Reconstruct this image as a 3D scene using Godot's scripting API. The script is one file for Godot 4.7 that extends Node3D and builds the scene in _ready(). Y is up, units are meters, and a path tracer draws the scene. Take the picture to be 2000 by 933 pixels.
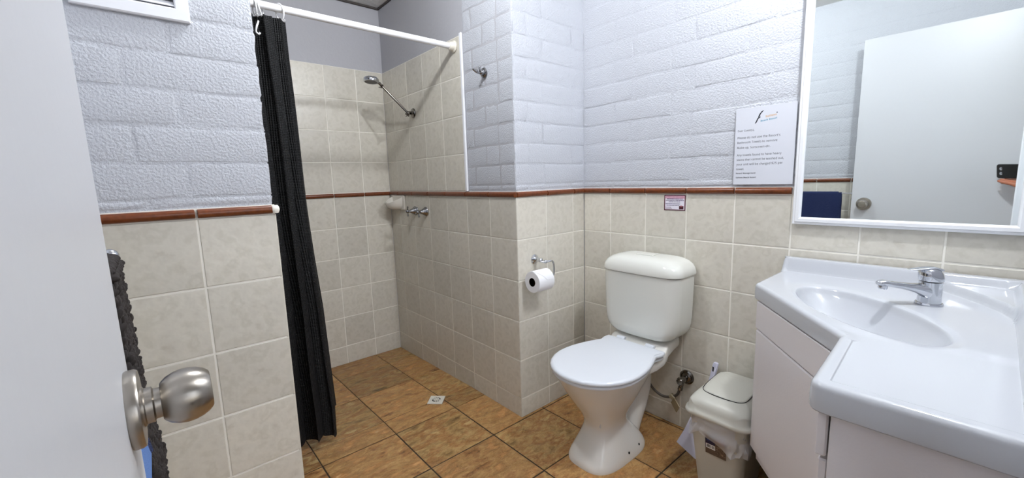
extends Node3D
# A small tiled bathroom. X grows towards the mirror wall, -Z into the room, metres.

const LAMP_A := Vector3(1.28, 2.265, -0.10)
const LAMP_B := Vector3(0.63, 2.265, -1.28)
const LAMP_POWER_A := 0.92
const LAMP_POWER_B := 0.57
const SKY_POWER := 3.0
const LAMP_COLOR := Color(0.965, 0.98, 1.0)
const CEIL := 2.33
const TRIM_LOW := 1.0955
const TRIM_HIGH := 1.1245
const BACK_Z := -2.795
const SIDE_X := 1.2885
const TOILET_X := 1.78
const RETURN_Z := -1.457
const NIB_Z := -1.469
const OPP_X := -0.2
const ENTRY_Z := 0.08

var M := {}
var cache := {}
var taken := {}
var rng := RandomNumberGenerator.new()


func _ready() -> void:
	rng.seed = 7
	camera_and_light()
	make_materials()
	build_shell()
	build_floor()
	build_ceiling_lights()
	build_vanity()
	build_toilet()
	build_door()
	build_mirror()
	build_shower()
	build_curtain()
	build_bin()
	build_towels()
	build_small_things()
	build_photographer()


func camera_and_light() -> void:
	var cam := Camera3D.new()
	cam.name = "camera"
	cam.fov = 59.6216
	cam.near = 0.005
	cam.far = 30.0
	var yaw := -0.711401
	var pitch := -0.140947
	var roll := -0.028955
	var b := Basis(Vector3.UP, yaw) * Basis(Vector3.RIGHT, pitch) * Basis(Vector3.BACK, roll)
	cam.transform = Transform3D(b, Vector3(0, 1.179, 0))
	add_child(cam)
	cam.current = true
	var we := WorldEnvironment.new()
	we.name = "environment"
	var env := Environment.new()
	# plain daylight sky, seen only through the added window of the room outside
	env.background_mode = Environment.BG_SKY
	var sky := Sky.new()
	var air := ProceduralSkyMaterial.new()
	air.sky_top_color = Color(0.86, 0.90, 0.96)
	air.sky_horizon_color = Color(0.93, 0.94, 0.96)
	air.ground_bottom_color = Color(0.62, 0.60, 0.56)
	air.ground_horizon_color = Color(0.80, 0.80, 0.79)
	air.energy_multiplier = SKY_POWER
	sky.sky_material = air
	env.sky = sky
	env.tonemap_mode = Environment.TONE_MAPPER_LINEAR
	env.tonemap_exposure = 1.24
	env.sdfgi_enabled = true
	env.ssao_enabled = true
	env.ssil_enabled = true
	we.environment = env
	add_child(we)


# ---------------------------------------------------------------- geometry
class G:
	var v := PackedVector3Array()
	var t := PackedInt32Array()
	var uv := PackedVector2Array()

	func quad(a: int, b: int, c: int, d: int) -> void:
		t.append_array([a, b, c, a, c, d])

	func volume_from(at: int) -> float:
		var s := 0.0
		for i in range(at, t.size(), 3):
			s += v[t[i]].dot(v[t[i + 1]].cross(v[t[i + 2]]))
		return s

	func flip_from(at: int) -> void:
		for i in range(at, t.size(), 3):
			var k := t[i + 1]
			t[i + 1] = t[i + 2]
			t[i + 2] = k

	func outward(at: int) -> void:
		# the piece's own centre keeps the sum well conditioned
		if at >= t.size():
			return
		var c := v[t[at]]
		var s := 0.0
		for i in range(at, t.size(), 3):
			s += (v[t[i]] - c).dot((v[t[i + 1]] - c).cross(v[t[i + 2]] - c))
		if s < 0.0:
			flip_from(at)

	func loft(rings: Array, cap0 := true, cap1 := true, closed := true) -> void:
		var at := t.size()
		var n: int = rings[0].size()
		var first := v.size()
		for r in rings:
			for p in r:
				v.append(p)
		var m := n if closed else n - 1
		for k in rings.size() - 1:
			for i in m:
				var j := (i + 1) % n
				quad(first + k * n + i, first + k * n + j, first + (k + 1) * n + j, first + (k + 1) * n + i)
		if closed:
			for e in [0, 1]:
				if (e == 0 and not cap0) or (e == 1 and not cap1):
					continue
				var ring: PackedVector3Array = PackedVector3Array(rings[0] if e == 0 else rings[rings.size() - 1])
				var c := Vector3.ZERO
				for p in ring:
					c += p
				c /= n
				var ci := v.size()
				v.append(c)
				var base := first if e == 0 else first + (rings.size() - 1) * n
				for i in n:
					var j := (i + 1) % n
					if e == 0:
						t.append_array([ci, base + j, base + i])
					else:
						t.append_array([ci, base + i, base + j])
			outward(at)

	func move(by: Vector3) -> void:
		for i in v.size():
			v[i] += by

	func xform(x: Transform3D, from := 0) -> void:
		for i in range(from, v.size()):
			v[i] = x * v[i]


func mesh_of(g: G, angle := 40.0) -> ArrayMesh:
	var nf := g.t.size() / 3
	var fn := PackedVector3Array()
	fn.resize(nf)
	var count := PackedInt32Array()
	count.resize(g.v.size() + 1)
	for f in nf:
		var a := g.v[g.t[f * 3]]
		fn[f] = (g.v[g.t[f * 3 + 1]] - a).cross(g.v[g.t[f * 3 + 2]] - a)
		for k in 3:
			count[g.t[f * 3 + k] + 1] += 1
	var has_uv := g.uv.size() == g.v.size()
	var arrays := []
	arrays.resize(Mesh.ARRAY_MAX)
	if angle >= 179.0:
		var nn := PackedVector3Array()
		nn.resize(g.v.size())
		var idx := PackedInt32Array()
		idx.resize(nf * 3)
		for f in nf:
			for k in 3:
				nn[g.t[f * 3 + k]] += fn[f]
			idx[f * 3] = g.t[f * 3]
			idx[f * 3 + 1] = g.t[f * 3 + 2]
			idx[f * 3 + 2] = g.t[f * 3 + 1]
		for i in nn.size():
			nn[i] = nn[i].normalized() if nn[i].length_squared() > 1e-30 else Vector3.UP
		arrays[Mesh.ARRAY_VERTEX] = g.v
		arrays[Mesh.ARRAY_NORMAL] = nn
		arrays[Mesh.ARRAY_INDEX] = idx
		if has_uv:
			arrays[Mesh.ARRAY_TEX_UV] = g.uv
	else:
		for i in range(1, count.size()):
			count[i] += count[i - 1]
		var fill := count.duplicate()
		var inc := PackedInt32Array()
		inc.resize(nf * 3)
		for f in nf:
			for k in 3:
				var vi := g.t[f * 3 + k]
				inc[fill[vi]] = f
				fill[vi] += 1
		var unit := PackedVector3Array()
		unit.resize(nf)
		for f in nf:
			unit[f] = fn[f].normalized()
		var lim := cos(deg_to_rad(angle))
		var vv := PackedVector3Array()
		var nv := PackedVector3Array()
		var uu := PackedVector2Array()
		vv.resize(nf * 3)
		nv.resize(nf * 3)
		if has_uv:
			uu.resize(nf * 3)
		for f in nf:
			for k in 3:
				var vi := g.t[f * 3 + k]
				var n := Vector3.ZERO
				for q in range(count[vi], count[vi + 1]):
					var o := inc[q]
					if unit[o].dot(unit[f]) >= lim:
						n += fn[o]
				var slot: int = f * 3 + [0, 2, 1][k]
				vv[slot] = g.v[vi]
				nv[slot] = n.normalized() if n.length_squared() > 1e-30 else Vector3.UP
				if has_uv:
					uu[slot] = g.uv[vi]
		arrays[Mesh.ARRAY_VERTEX] = vv
		arrays[Mesh.ARRAY_NORMAL] = nv
		if has_uv:
			arrays[Mesh.ARRAY_TEX_UV] = uu
	var am := ArrayMesh.new()
	am.add_surface_from_arrays(Mesh.PRIMITIVE_TRIANGLES, arrays)
	return am


func box(g: G, c: Vector3, size: Vector3, ch := 0.0, b := Basis()) -> void:
	var at := g.t.size()
	var h := size * 0.5
	ch = minf(ch, minf(h.x, minf(h.y, h.z)) * 0.98)
	if ch <= 0.0:
		var r := []
		for y in [-1.0, 1.0]:
			var ring := []
			for q in [[-1, -1], [1, -1], [1, 1], [-1, 1]]:
				ring.append(c + b * Vector3(h.x * q[0], h.y * y, h.z * q[1]))
			r.append(ring)
		var first := g.v.size()
		for ring in r:
			for p in ring:
				g.v.append(p)
		for i in 4:
			var j := (i + 1) % 4
			g.quad(first + i, first + j, first + 4 + j, first + 4 + i)
		g.quad(first + 3, first + 2, first + 1, first)
		g.quad(first + 4, first + 5, first + 6, first + 7)
		g.outward(at)
		return
	# chamfered: three vertices for each corner
	var id := {}
	for sx in [-1, 1]:
		for sy in [-1, 1]:
			for sz in [-1, 1]:
				for axis in 3:
					var p := Vector3(sx * (h.x - ch), sy * (h.y - ch), sz * (h.z - ch))
					p[axis] = [sx, sy, sz][axis] * h[axis]
					id[[sx, sy, sz, axis]] = g.v.size()
					g.v.append(c + b * p)
	var quads := []
	for axis in 3:
		var o1: int = (axis + 1) % 3
		var o2: int = (axis + 2) % 3
		for s in [-1, 1]:
			var q := []
			for w in [[-1, -1], [1, -1], [1, 1], [-1, 1]]:
				var k := [0, 0, 0]
				k[axis] = s
				k[o1] = w[0]
				k[o2] = w[1]
				q.append(id[[k[0], k[1], k[2], axis]])
			quads.append(q)
		for s1 in [-1, 1]:
			for s2 in [-1, 1]:
				var q := []
				for w in [[-1, o1], [1, o1], [1, o2], [-1, o2]]:
					var k := [0, 0, 0]
					k[axis] = w[0]
					k[o1] = s1
					k[o2] = s2
					q.append(id[[k[0], k[1], k[2], w[1]]])
				quads.append(q)
	for q in quads:
		face_out(g, q, c)
	for sx in [-1, 1]:
		for sy in [-1, 1]:
			for sz in [-1, 1]:
				face_out(g, [id[[sx, sy, sz, 0]], id[[sx, sy, sz, 1]], id[[sx, sy, sz, 2]]], c)


func face_out(g: G, q: Array, c: Vector3) -> void:
	var n := (g.v[q[1]] - g.v[q[0]]).cross(g.v[q[2]] - g.v[q[0]])
	if n.dot(g.v[q[0]] - c) < 0.0:
		q.reverse()
	for i in range(1, q.size() - 1):
		g.t.append_array([q[0], q[i], q[i + 1]])


func frame(axis: Vector3) -> Basis:
	# y along the axis
	var y := axis.normalized()
	var x := y.cross(Vector3(0.13, 0.31, 0.94) if absf(y.z) < 0.9 else Vector3.RIGHT).normalized()
	return Basis(x, y, x.cross(y))


func lathe(g: G, prof: Array, o: Vector3, axis: Vector3, seg := 28, squash := 1.0) -> void:
	var b := frame(axis)
	var rings := []
	for p in prof:
		var ring := PackedVector3Array()
		for i in seg:
			var a := TAU * i / seg
			ring.append(o + b * Vector3(cos(a) * p[0], p[1], sin(a) * p[0] * squash))
		rings.append(ring)
	g.loft(rings)


func lathe_uv(g: G, prof: Array, axis: Vector3, seg: int) -> void:
	# a turned shape whose u runs round the axis, so that brushed grain follows the turning
	var b := frame(axis)
	var first := g.v.size()
	for k in prof.size():
		for i in seg + 1:
			var a := TAU * i / seg
			g.v.append(b * Vector3(cos(a) * prof[k][0], prof[k][1], sin(a) * prof[k][0]))
			g.uv.append(Vector2(float(i) / seg * 8.0, float(k) / prof.size()))
	var at := g.t.size()
	for k in prof.size() - 1:
		for i in seg:
			var q := first + k * (seg + 1) + i
			g.quad(q, q + 1, q + seg + 2, q + seg + 1)
	g.outward(at)


func smooth_path(pts: Array, steps := 6) -> PackedVector3Array:
	var out := PackedVector3Array()
	for i in pts.size() - 1:
		var p0: Vector3 = pts[maxi(i - 1, 0)]
		var p1: Vector3 = pts[i]
		var p2: Vector3 = pts[i + 1]
		var p3: Vector3 = pts[mini(i + 2, pts.size() - 1)]
		for k in steps:
			var u := float(k) / steps
			out.append(0.5 * (2.0 * p1 + (p2 - p0) * u + (2.0 * p0 - 5.0 * p1 + 4.0 * p2 - p3) * u * u + (3.0 * p1 - p0 - 3.0 * p2 + p3) * u * u * u))
	out.append(pts[pts.size() - 1])
	return out


func tube(g: G, pts: PackedVector3Array, radius, seg := 14) -> void:
	var rings := []
	var x := Vector3.ZERO
	for i in pts.size():
		var d := (pts[mini(i + 1, pts.size() - 1)] - pts[maxi(i - 1, 0)]).normalized()
		if i == 0:
			x = d.cross(Vector3(0.2, 0.9, 0.3) if absf(d.y) < 0.8 else Vector3.RIGHT).normalized()
		x = (x - d * x.dot(d)).normalized()
		var y := d.cross(x)
		var r: float = radius[i] if radius is Array else radius
		var ring := PackedVector3Array()
		for k in seg:
			var a := TAU * k / seg
			ring.append(pts[i] + (x * cos(a) + y * sin(a)) * r)
		rings.append(ring)
	g.loft(rings)


func sphere(g: G, c: Vector3, r: Vector3, seg := 20, rows := 12, b := Basis()) -> void:
	var rings := []
	for k in rows + 1:
		var u := -PI / 2 + PI * clampf(float(k) / rows, 0.01, 0.99)
		var ring := PackedVector3Array()
		for i in seg:
			var a := TAU * i / seg
			ring.append(c + b * Vector3(cos(u) * cos(a) * r.x, sin(u) * r.y, cos(u) * sin(a) * r.z))
		rings.append(ring)
	g.loft(rings)


func sup(cx: float, cz: float, front: float, back: float, half: float, y: float, e := 2.6, n := 48) -> PackedVector3Array:
	# a squarish oval section: front reaches towards -X
	var ring := PackedVector3Array()
	for i in n:
		var a := TAU * i / n
		var ca := cos(a)
		var sa := sin(a)
		var px := signf(ca) * pow(absf(ca), 2.0 / e)
		var pz := signf(sa) * pow(absf(sa), 2.0 / e)
		ring.append(Vector3(cx + (px * back if px > 0 else px * front), y, cz + pz * half))
	return ring


func prism(g: G, poly: PackedVector2Array, y0: float, y1: float, ch := 0.0) -> void:
	# poly in the XZ plane
	var at := g.t.size()
	var top := poly
	var chamfered := false
	if ch > 0.0:
		var off := Geometry2D.offset_polygon(poly if not Geometry2D.is_polygon_clockwise(poly) else reversed2(poly), -ch, Geometry2D.JOIN_MITER)
		if off.size() == 1 and off[0].size() == poly.size():
			# same corners, matched by nearness
			var inner := PackedVector2Array()
			for p in poly:
				var best: Vector2 = off[0][0]
				for q in off[0]:
					if q.distance_squared_to(p) < best.distance_squared_to(p):
						best = q
				inner.append(best)
			top = inner
			chamfered = true
	var n := poly.size()
	var first := g.v.size()
	for p in poly:
		g.v.append(Vector3(p.x, y0, p.y))
	for p in poly:
		g.v.append(Vector3(p.x, y1 - (ch * 0.7 if chamfered else 0.0), p.y))
	var levels := 2
	if chamfered:
		for p in top:
			g.v.append(Vector3(p.x, y1, p.y))
		levels = 3
	for k in levels - 1:
		for i in n:
			var j := (i + 1) % n
			g.quad(first + k * n + i, first + k * n + j, first + (k + 1) * n + j, first + (k + 1) * n + i)
	var tri := Geometry2D.triangulate_polygon(top)
	var want := 1.0
	# orientation of the walls decides the caps
	var area := 0.0
	for i in n:
		area += poly[i].cross(poly[(i + 1) % n])
	want = signf(area)
	for k in range(0, tri.size(), 3):
		var a := top[tri[k]]
		var b := top[tri[k + 1]]
		var c := top[tri[k + 2]]
		var s := signf((b - a).cross(c - a))
		var q := [tri[k], tri[k + 1], tri[k + 2]]
		if s != want:
			q = [tri[k], tri[k + 2], tri[k + 1]]
		var up: int = first + (levels - 1) * n
		g.t.append_array([up + q[0], up + q[1], up + q[2]])
		g.t.append_array([first + q[0], first + q[2], first + q[1]])
	g.outward(at)


func reversed2(p: PackedVector2Array) -> PackedVector2Array:
	var r := p.duplicate()
	r.reverse()
	return r


# ---------------------------------------------------------------- naming
func put(node: Node3D, called: String, parent: Node) -> void:
	if parent == self:
		if taken.has(called):
			taken[called] += 1
			node.name = "%s_%03d" % [called, taken[called]]
		else:
			taken[called] = 0
			node.name = called
		add_child(node)
	else:
		var key := str(parent.get_instance_id()) + called
		if taken.has(key):
			taken[key] += 1
			node.name = "%s_%03d" % [called, taken[key]]
		else:
			taken[key] = 0
			node.name = called
		parent.add_child(node, true)


func obj(called: String, what, mat: Material, parent: Node = self, angle := 40.0, world_base = null) -> MeshInstance3D:
	var o := MeshInstance3D.new()
	if what is G:
		if world_base != null:
			what.move(-world_base)
		o.mesh = mesh_of(what, angle)
	else:
		o.mesh = what
	o.material_override = mat
	put(o, called, parent)
	return o


func tag(o: Node3D, label: String, category: String, group := "") -> Node3D:
	o.set_meta("label", label)
	o.set_meta("category", category)
	if group:
		o.set_meta("group", group)
	return o


func thing(called: String, label: String, category: String, at: Vector3, group := "") -> Node3D:
	var o := Node3D.new()
	o.position = at
	put(o, called, self)
	return tag(o, label, category, group)


func struct(o: Node3D, label: String, category := "") -> Node3D:
	o.set_meta("kind", "structure")
	o.set_meta("label", label)
	o.set_meta("category", category)
	return o


# ---------------------------------------------------------------- materials
func noise_tex(sd: int, freq: float, colors: Array, size := 512, octaves := 4, kind := FastNoiseLite.TYPE_SIMPLEX_SMOOTH, warp := 0.0) -> NoiseTexture2D:
	var n := FastNoiseLite.new()
	n.seed = sd
	n.noise_type = kind
	n.frequency = freq
	n.fractal_octaves = octaves
	if warp > 0.0:
		n.domain_warp_enabled = true
		n.domain_warp_amplitude = warp
		n.domain_warp_frequency = freq
	var t := NoiseTexture2D.new()
	t.width = size
	t.height = size
	t.seamless = true
	t.noise = n
	if colors.size():
		var gr := Gradient.new()
		var offs := PackedFloat32Array()
		var cols := PackedColorArray()
		for i in colors.size():
			offs.append(float(i) / (colors.size() - 1))
			cols.append(colors[i])
		gr.offsets = offs
		gr.colors = cols
		t.color_ramp = gr
	return t


func mat(color: Color, rough := 0.5, metal := 0.0) -> StandardMaterial3D:
	var m := StandardMaterial3D.new()
	m.albedo_color = color
	m.roughness = rough
	m.metallic = metal
	return m


func tri(m: StandardMaterial3D, per_metre: float, world := true) -> StandardMaterial3D:
	m.uv1_triplanar = true
	m.uv1_world_triplanar = world
	m.uv1_scale = Vector3.ONE * per_metre
	m.uv1_triplanar_sharpness = 6.0
	return m


func bump(m: StandardMaterial3D, t: Texture2D, cm: float) -> StandardMaterial3D:
	m.heightmap_enabled = true
	m.heightmap_texture = t
	m.heightmap_scale = cm
	return m


func make_materials() -> void:
	var rough_paint := noise_tex(3, 0.03, [], 512, 5)
	M.paint = tri(bump(mat(Color(0.75, 0.76, 0.785), 0.5), rough_paint, 0.17), 7.0)
	M.brick = bump(mat(Color(0.75, 0.76, 0.785), 0.5), rough_paint, 0.17)
	M.plaster = tri(bump(mat(Color(0.70, 0.70, 0.72), 0.55), rough_paint, 0.08), 2.2)
	M.ceiling = tri(bump(mat(Color(0.90, 0.90, 0.89), 0.8), rough_paint, 0.1), 3.0)
	var mottle := noise_tex(11, 0.012, [Color(0.80, 0.775, 0.72), Color(0.85, 0.83, 0.78), Color(0.87, 0.85, 0.80), Color(0.83, 0.81, 0.755), Color(0.89, 0.87, 0.825)], 512, 5, FastNoiseLite.TYPE_SIMPLEX_SMOOTH, 30.0)
	var tile_rel := noise_tex(12, 0.01, [], 512, 4)
	M.tile = []
	for k in 6:
		var c := Color(1, 1, 1).darkened([0.0, 0.02, 0.035, 0.01, 0.05, 0.025][k])
		var m := bump(mat(c, 0.3), tile_rel, 0.10)
		m.albedo_texture = mottle
		m.uv1_offset = Vector3(0.37 * k, 0.19 * k, 0.71 * k)
		M.tile.append(m)
	M.grout = mat(Color(0.955, 0.94, 0.90), 0.85)
	M.terracotta = tri(mat(Color(1, 1, 1), 0.28), 6.0)
	M.terracotta.albedo_texture = noise_tex(21, 0.02, [Color(0.35, 0.17, 0.075), Color(0.46, 0.24, 0.115), Color(0.39, 0.19, 0.085)], 256, 3)
	# floor slate tiles
	var slate_rel := noise_tex(31, 0.008, [], 1024, 7, FastNoiseLite.TYPE_SIMPLEX_SMOOTH, 40.0)
	var speck := noise_tex(33, 0.011, [Color(1, 1, 1), Color(1, 1, 1), Color(0.97, 0.95, 0.92), Color(1, 1, 1), Color(0.88, 0.83, 0.76), Color(1, 1, 1), Color(0.80, 0.74, 0.66), Color(0.50, 0.42, 0.33)], 1024, 6, FastNoiseLite.TYPE_SIMPLEX_SMOOTH, 35.0)
	(speck.noise as FastNoiseLite).fractal_type = FastNoiseLite.FRACTAL_RIDGED
	(speck.noise as FastNoiseLite).fractal_gain = 0.62
	M.floor = []
	for s in 2:
		var ramp := [Color(0.38, 0.28, 0.16), Color(0.62, 0.49, 0.30), Color(0.76, 0.63, 0.42), Color(0.66, 0.475, 0.285), Color(0.79, 0.67, 0.46), Color(0.90, 0.80, 0.61)]
		if s == 1:
			ramp = [Color(0.40, 0.28, 0.17), Color(0.69, 0.50, 0.31), Color(0.79, 0.63, 0.41), Color(0.71, 0.54, 0.34), Color(0.82, 0.61, 0.385), Color(0.91, 0.78, 0.59)]
		var tex := noise_tex(40 + s, 0.006, ramp, 1024, 7, FastNoiseLite.TYPE_SIMPLEX_SMOOTH, 45.0)
		(tex.noise as FastNoiseLite).fractal_gain = 0.58
		for k in 4:
			var m := tri(bump(mat(Color(1, 1, 1).darkened([0.0, 0.05, 0.1, 0.03][k]), 0.42), slate_rel, 0.35), 1.6, false)
			m.albedo_texture = tex
			m.detail_enabled = true
			m.detail_blend_mode = BaseMaterial3D.BLEND_MODE_MUL
			m.detail_albedo = speck
			m.uv1_offset = Vector3(0.31 * k + 0.1, 0.0, 0.57 * k + 0.23 * s)
			m.uv2_triplanar = true
			m.uv2_scale = Vector3.ONE * 2.6
			m.uv2_offset = Vector3(0.17 * k, 0.0, 0.29 * k)
			M.floor.append(m)
	for m in M.floor:
		m.heightmap_scale = 0.9
		# the moulded stone grain runs along the rows
		m.uv1_scale = Vector3(0.85, 1.3, 1.5)
	M.floor_grout = mat(Color(0.23, 0.18, 0.13), 0.9)
	M.porcelain = mat(Color(0.90, 0.89, 0.865), 0.08)
	M.cistern = mat(Color(0.885, 0.885, 0.855), 0.16)
	M.seat = mat(Color(0.87, 0.885, 0.91), 0.13)
	M.dark = mat(Color(0.05, 0.05, 0.05), 0.6)
	M.vanity = mat(Color(0.75, 0.76, 0.78), 0.12)
	M.melamine = tri(bump(mat(Color(0.87, 0.85, 0.855), 0.38), rough_paint, 0.02), 8.0)
	M.hall_floor = mat(Color(0.66, 0.60, 0.52), 0.7)
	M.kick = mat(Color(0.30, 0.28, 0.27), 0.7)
	M.chrome = mat(Color(0.80, 0.81, 0.83), 0.07, 1.0)
	M.dull_chrome = mat(Color(0.50, 0.485, 0.465), 0.14, 1.0)
	M.fitting = mat(Color(0.60, 0.60, 0.61), 0.08, 1.0)
	M.brushed = mat(Color(0.66, 0.635, 0.60), 0.3, 1.0)
	M.knob = mat(Color(0.66, 0.635, 0.60), 0.3, 1.0)
	M.knob.anisotropy_enabled = true
	M.knob.anisotropy = -0.6
	M.gloss_white = mat(Color(0.93, 0.935, 0.95), 0.25)
	M.door = tri(bump(mat(Color(0.80, 0.805, 0.82), 0.38), rough_paint, 0.012), 3.0)
	M.mirror = mat(Color(0.93, 0.95, 0.945), 0.012, 1.0)
	M.frame = mat(Color(0.93, 0.935, 0.945), 0.3)
	M.paper = mat(Color(0.82, 0.83, 0.86), 0.28)
	M.tissue = mat(Color(0.95, 0.95, 0.96), 0.9)
	M.tag = mat(Color(0.66, 0.61, 0.50), 0.7)
	M.core = mat(Color(0.45, 0.36, 0.27), 0.9)
	M.ink = mat(Color(0.16, 0.17, 0.2), 0.7)
	M.ink_orange = mat(Color(0.78, 0.60, 0.36), 0.7)
	M.ink_blue = mat(Color(0.25, 0.55, 0.66), 0.7)
	M.bin = mat(Color(0.79, 0.785, 0.745), 0.33)
	M.liner = mat(Color(0.94, 0.95, 0.97, 0.5), 0.35)
	M.liner.transparency = BaseMaterial3D.TRANSPARENCY_ALPHA
	M.lilac = mat(Color(0.83, 0.83, 0.90), 0.35)
	M.ceramic = mat(Color(0.88, 0.86, 0.82), 0.12)
	M.rod = mat(Color(0.93, 0.93, 0.935), 0.25)
	M.ivory = mat(Color(0.88, 0.86, 0.81), 0.35)
	M.towel = tri(bump(mat(Color(0.10, 0.16, 0.34), 0.95), noise_tex(51, 0.08, [], 256, 3), 0.5), 12.0)
	M.towel.rim_enabled = true
	M.towel.rim = 0.6
	M.towel.rim_tint = 0.7
	M.lit_edge = tri(bump(mat(Color(0.36, 0.50, 0.74), 0.9), rough_paint, 0.1), 12.0)  # paler than the towel: light on its lower edge put into the colour
	M.chenille = mat(Color(0.185, 0.165, 0.158), 0.95)
	M.chenille.rim_enabled = true
	M.chenille.rim = 0.3
	M.chenille.rim_tint = 0.8
	M.rubber = mat(Color(0.03, 0.03, 0.032), 0.5)
	M.phone = mat(Color(0.025, 0.025, 0.028), 0.25)
	M.skin = mat(Color(0.72, 0.45, 0.34), 0.5)
	M.skin.subsurf_scatter_enabled = true
	M.skin.subsurf_scatter_strength = 0.15
	M.braid = tri(bump(mat(Color(0.42, 0.40, 0.38), 0.35, 0.8), noise_tex(61, 0.2, [], 128, 2), 0.1), 40.0)
	# waffle cloth for the curtain
	var im := Image.create(64, 64, false, Image.FORMAT_RGB8)
	for y in 64:
		for x in 64:
			var fx := absf(fmod(x + 0.5, 16.0) / 8.0 - 1.0)
			var fy := absf(fmod(y + 0.5, 16.0) / 8.0 - 1.0)
			var h := pow(maxf(fx, fy), 2.0)
			im.set_pixel(x, y, Color(h, h, h))
	M.waffle = mat(Color(0.036, 0.039, 0.052), 0.66)
	bump(M.waffle, ImageTexture.create_from_image(im), 0.4)
	M.glass = mat(Color(1, 1, 1, 0.05), 0.02)
	M.glass.transparency = BaseMaterial3D.TRANSPARENCY_ALPHA
	M.lamp = mat(Color(0.95, 0.95, 0.95), 0.4)
	M.lamp.emission_enabled = true
	M.lamp.emission = LAMP_COLOR
	M.lamp.emission_energy_multiplier = 3.0


# ---------------------------------------------------------------- shell
func tile_mesh(w: float, h: float) -> ArrayMesh:
	var key := "tile%d_%d" % [roundi(w * 2000), roundi(h * 2000)]
	if not cache.has(key):
		var g := G.new()
		var ch := 0.0022
		var d := 0.006
		for k in [[0.0, -d], [0.0, -ch * 0.8], [ch, 0.0]]:
			for q in [[-1, -1], [1, -1], [1, 1], [-1, 1]]:
				g.v.append(Vector3(q[0] * (w / 2 - k[0]), q[1] * (h / 2 - k[0]), k[1]))
		for p in g.v:
			g.uv.append(Vector2(p.x, p.y) * 2.1)
		for k in 2:
			for i in 4:
				var j := (i + 1) % 4
				g.quad(k * 4 + i, k * 4 + j, k * 4 + 4 + j, k * 4 + 4 + i)
		g.quad(8, 9, 10, 11)
		cache[key] = mesh_of(g, 50.0)
	return cache[key]


func trim_mesh(w: float) -> ArrayMesh:
	var key := "trim%d" % roundi(w * 2000)
	if not cache.has(key):
		var g := G.new()
		var rings := []
		for s in [-1.0, -0.985, 0.985, 1.0]:
			var ring := PackedVector3Array()
			var sc := 0.9 if absf(s) > 0.99 else 1.0
			for q in [[-0.0125, -0.006], [-0.0125, 0.003], [-0.0105, 0.008], [-0.006, 0.0115], [0.0, 0.0125], [0.006, 0.0115], [0.0105, 0.008], [0.0125, 0.003], [0.0125, -0.006]]:
				ring.append(Vector3(s * w / 2, q[0] * sc, q[1] * sc))
			rings.append(ring)
		g.loft(rings)
		cache[key] = mesh_of(g, 50.0)
	return cache[key]


func brick_mesh(w: float, h: float) -> ArrayMesh:
	var g := G.new()
	var e1 := rng.randf_range(0.005, 0.011)
	var xs := [0.0, e1, w * 0.35, w * 0.68, w - e1, w]
	if w < 0.06:
		xs = [0.0, 0.006, w - 0.006, w]
	var ys := [0.0, rng.randf_range(0.005, 0.010), h * 0.5, h - rng.randf_range(0.005, 0.010), h]
	if h < 0.04:
		ys = [0.0, 0.005, h - 0.005, h]
	for j in ys.size():
		for i in xs.size():
			var edge: bool = i == 0 or j == 0 or i == xs.size() - 1 or j == ys.size() - 1
			var jx := rng.randf_range(-1, 1) * 0.0026
			var jy := rng.randf_range(-1, 1) * 0.0024
			g.v.append(Vector3(xs[i] - w / 2 + jx, ys[j] - h / 2 + jy, -rng.randf_range(0.0008, 0.0042) if edge else rng.randf_range(-0.0009, 0.0009)))
	var shift := Vector2(rng.randf(), rng.randf())
	for p in g.v:
		g.uv.append(Vector2(p.x, p.y) * 7.0 + shift)
	var n := xs.size()
	for j in ys.size() - 1:
		for i in n - 1:
			g.quad(j * n + i, j * n + i + 1, (j + 1) * n + i + 1, (j + 1) * n + i)
	return mesh_of(g, 180.0)


func face_node(called: String, mesh: Mesh, m: Material, parent: Node3D, o: Vector3, b: Basis, p: Vector2, proud := 0.0, spin := 0.0) -> void:
	var n := MeshInstance3D.new()
	n.mesh = mesh
	n.material_override = m
	n.transform = Transform3D(b * Basis(Vector3.BACK, spin), o + b * Vector3(p.x, p.y, proud)) 
	n.transform = parent.global_transform.affine_inverse() * n.transform
	put(n, called, parent)


# joints are coordinates along the wall's own right-hand direction
func tile_rows(parent: Node3D, o: Vector3, b: Basis, us: Array, ys: Array) -> void:
	for j in ys.size() - 1:
		for i in us.size() - 1:
			var w: float = absf(us[i + 1] - us[i]) - 0.0052
			var h: float = absf(ys[j + 1] - ys[j]) - 0.0052
			if w < 0.008 or h < 0.008:
				continue
			var p := Vector2((us[i] + us[i + 1]) / 2, (ys[j] + ys[j + 1]) / 2)
			face_node("tile", tile_mesh(w, h), M.tile[rng.randi() % 6], parent, o, b, p, rng.randf_range(-0.0004, 0.0004), PI * (rng.randi() % 2))


func trim_row(parent: Node3D, o: Vector3, b: Basis, us: Array) -> void:
	for i in us.size() - 1:
		var w: float = absf(us[i + 1] - us[i]) - 0.006
		if w < 0.008:
			continue
		face_node("trim_tile", trim_mesh(w), M.terracotta, parent, o, b, Vector2((us[i] + us[i + 1]) / 2, (TRIM_LOW + TRIM_HIGH) / 2 - 0.0005))


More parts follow.
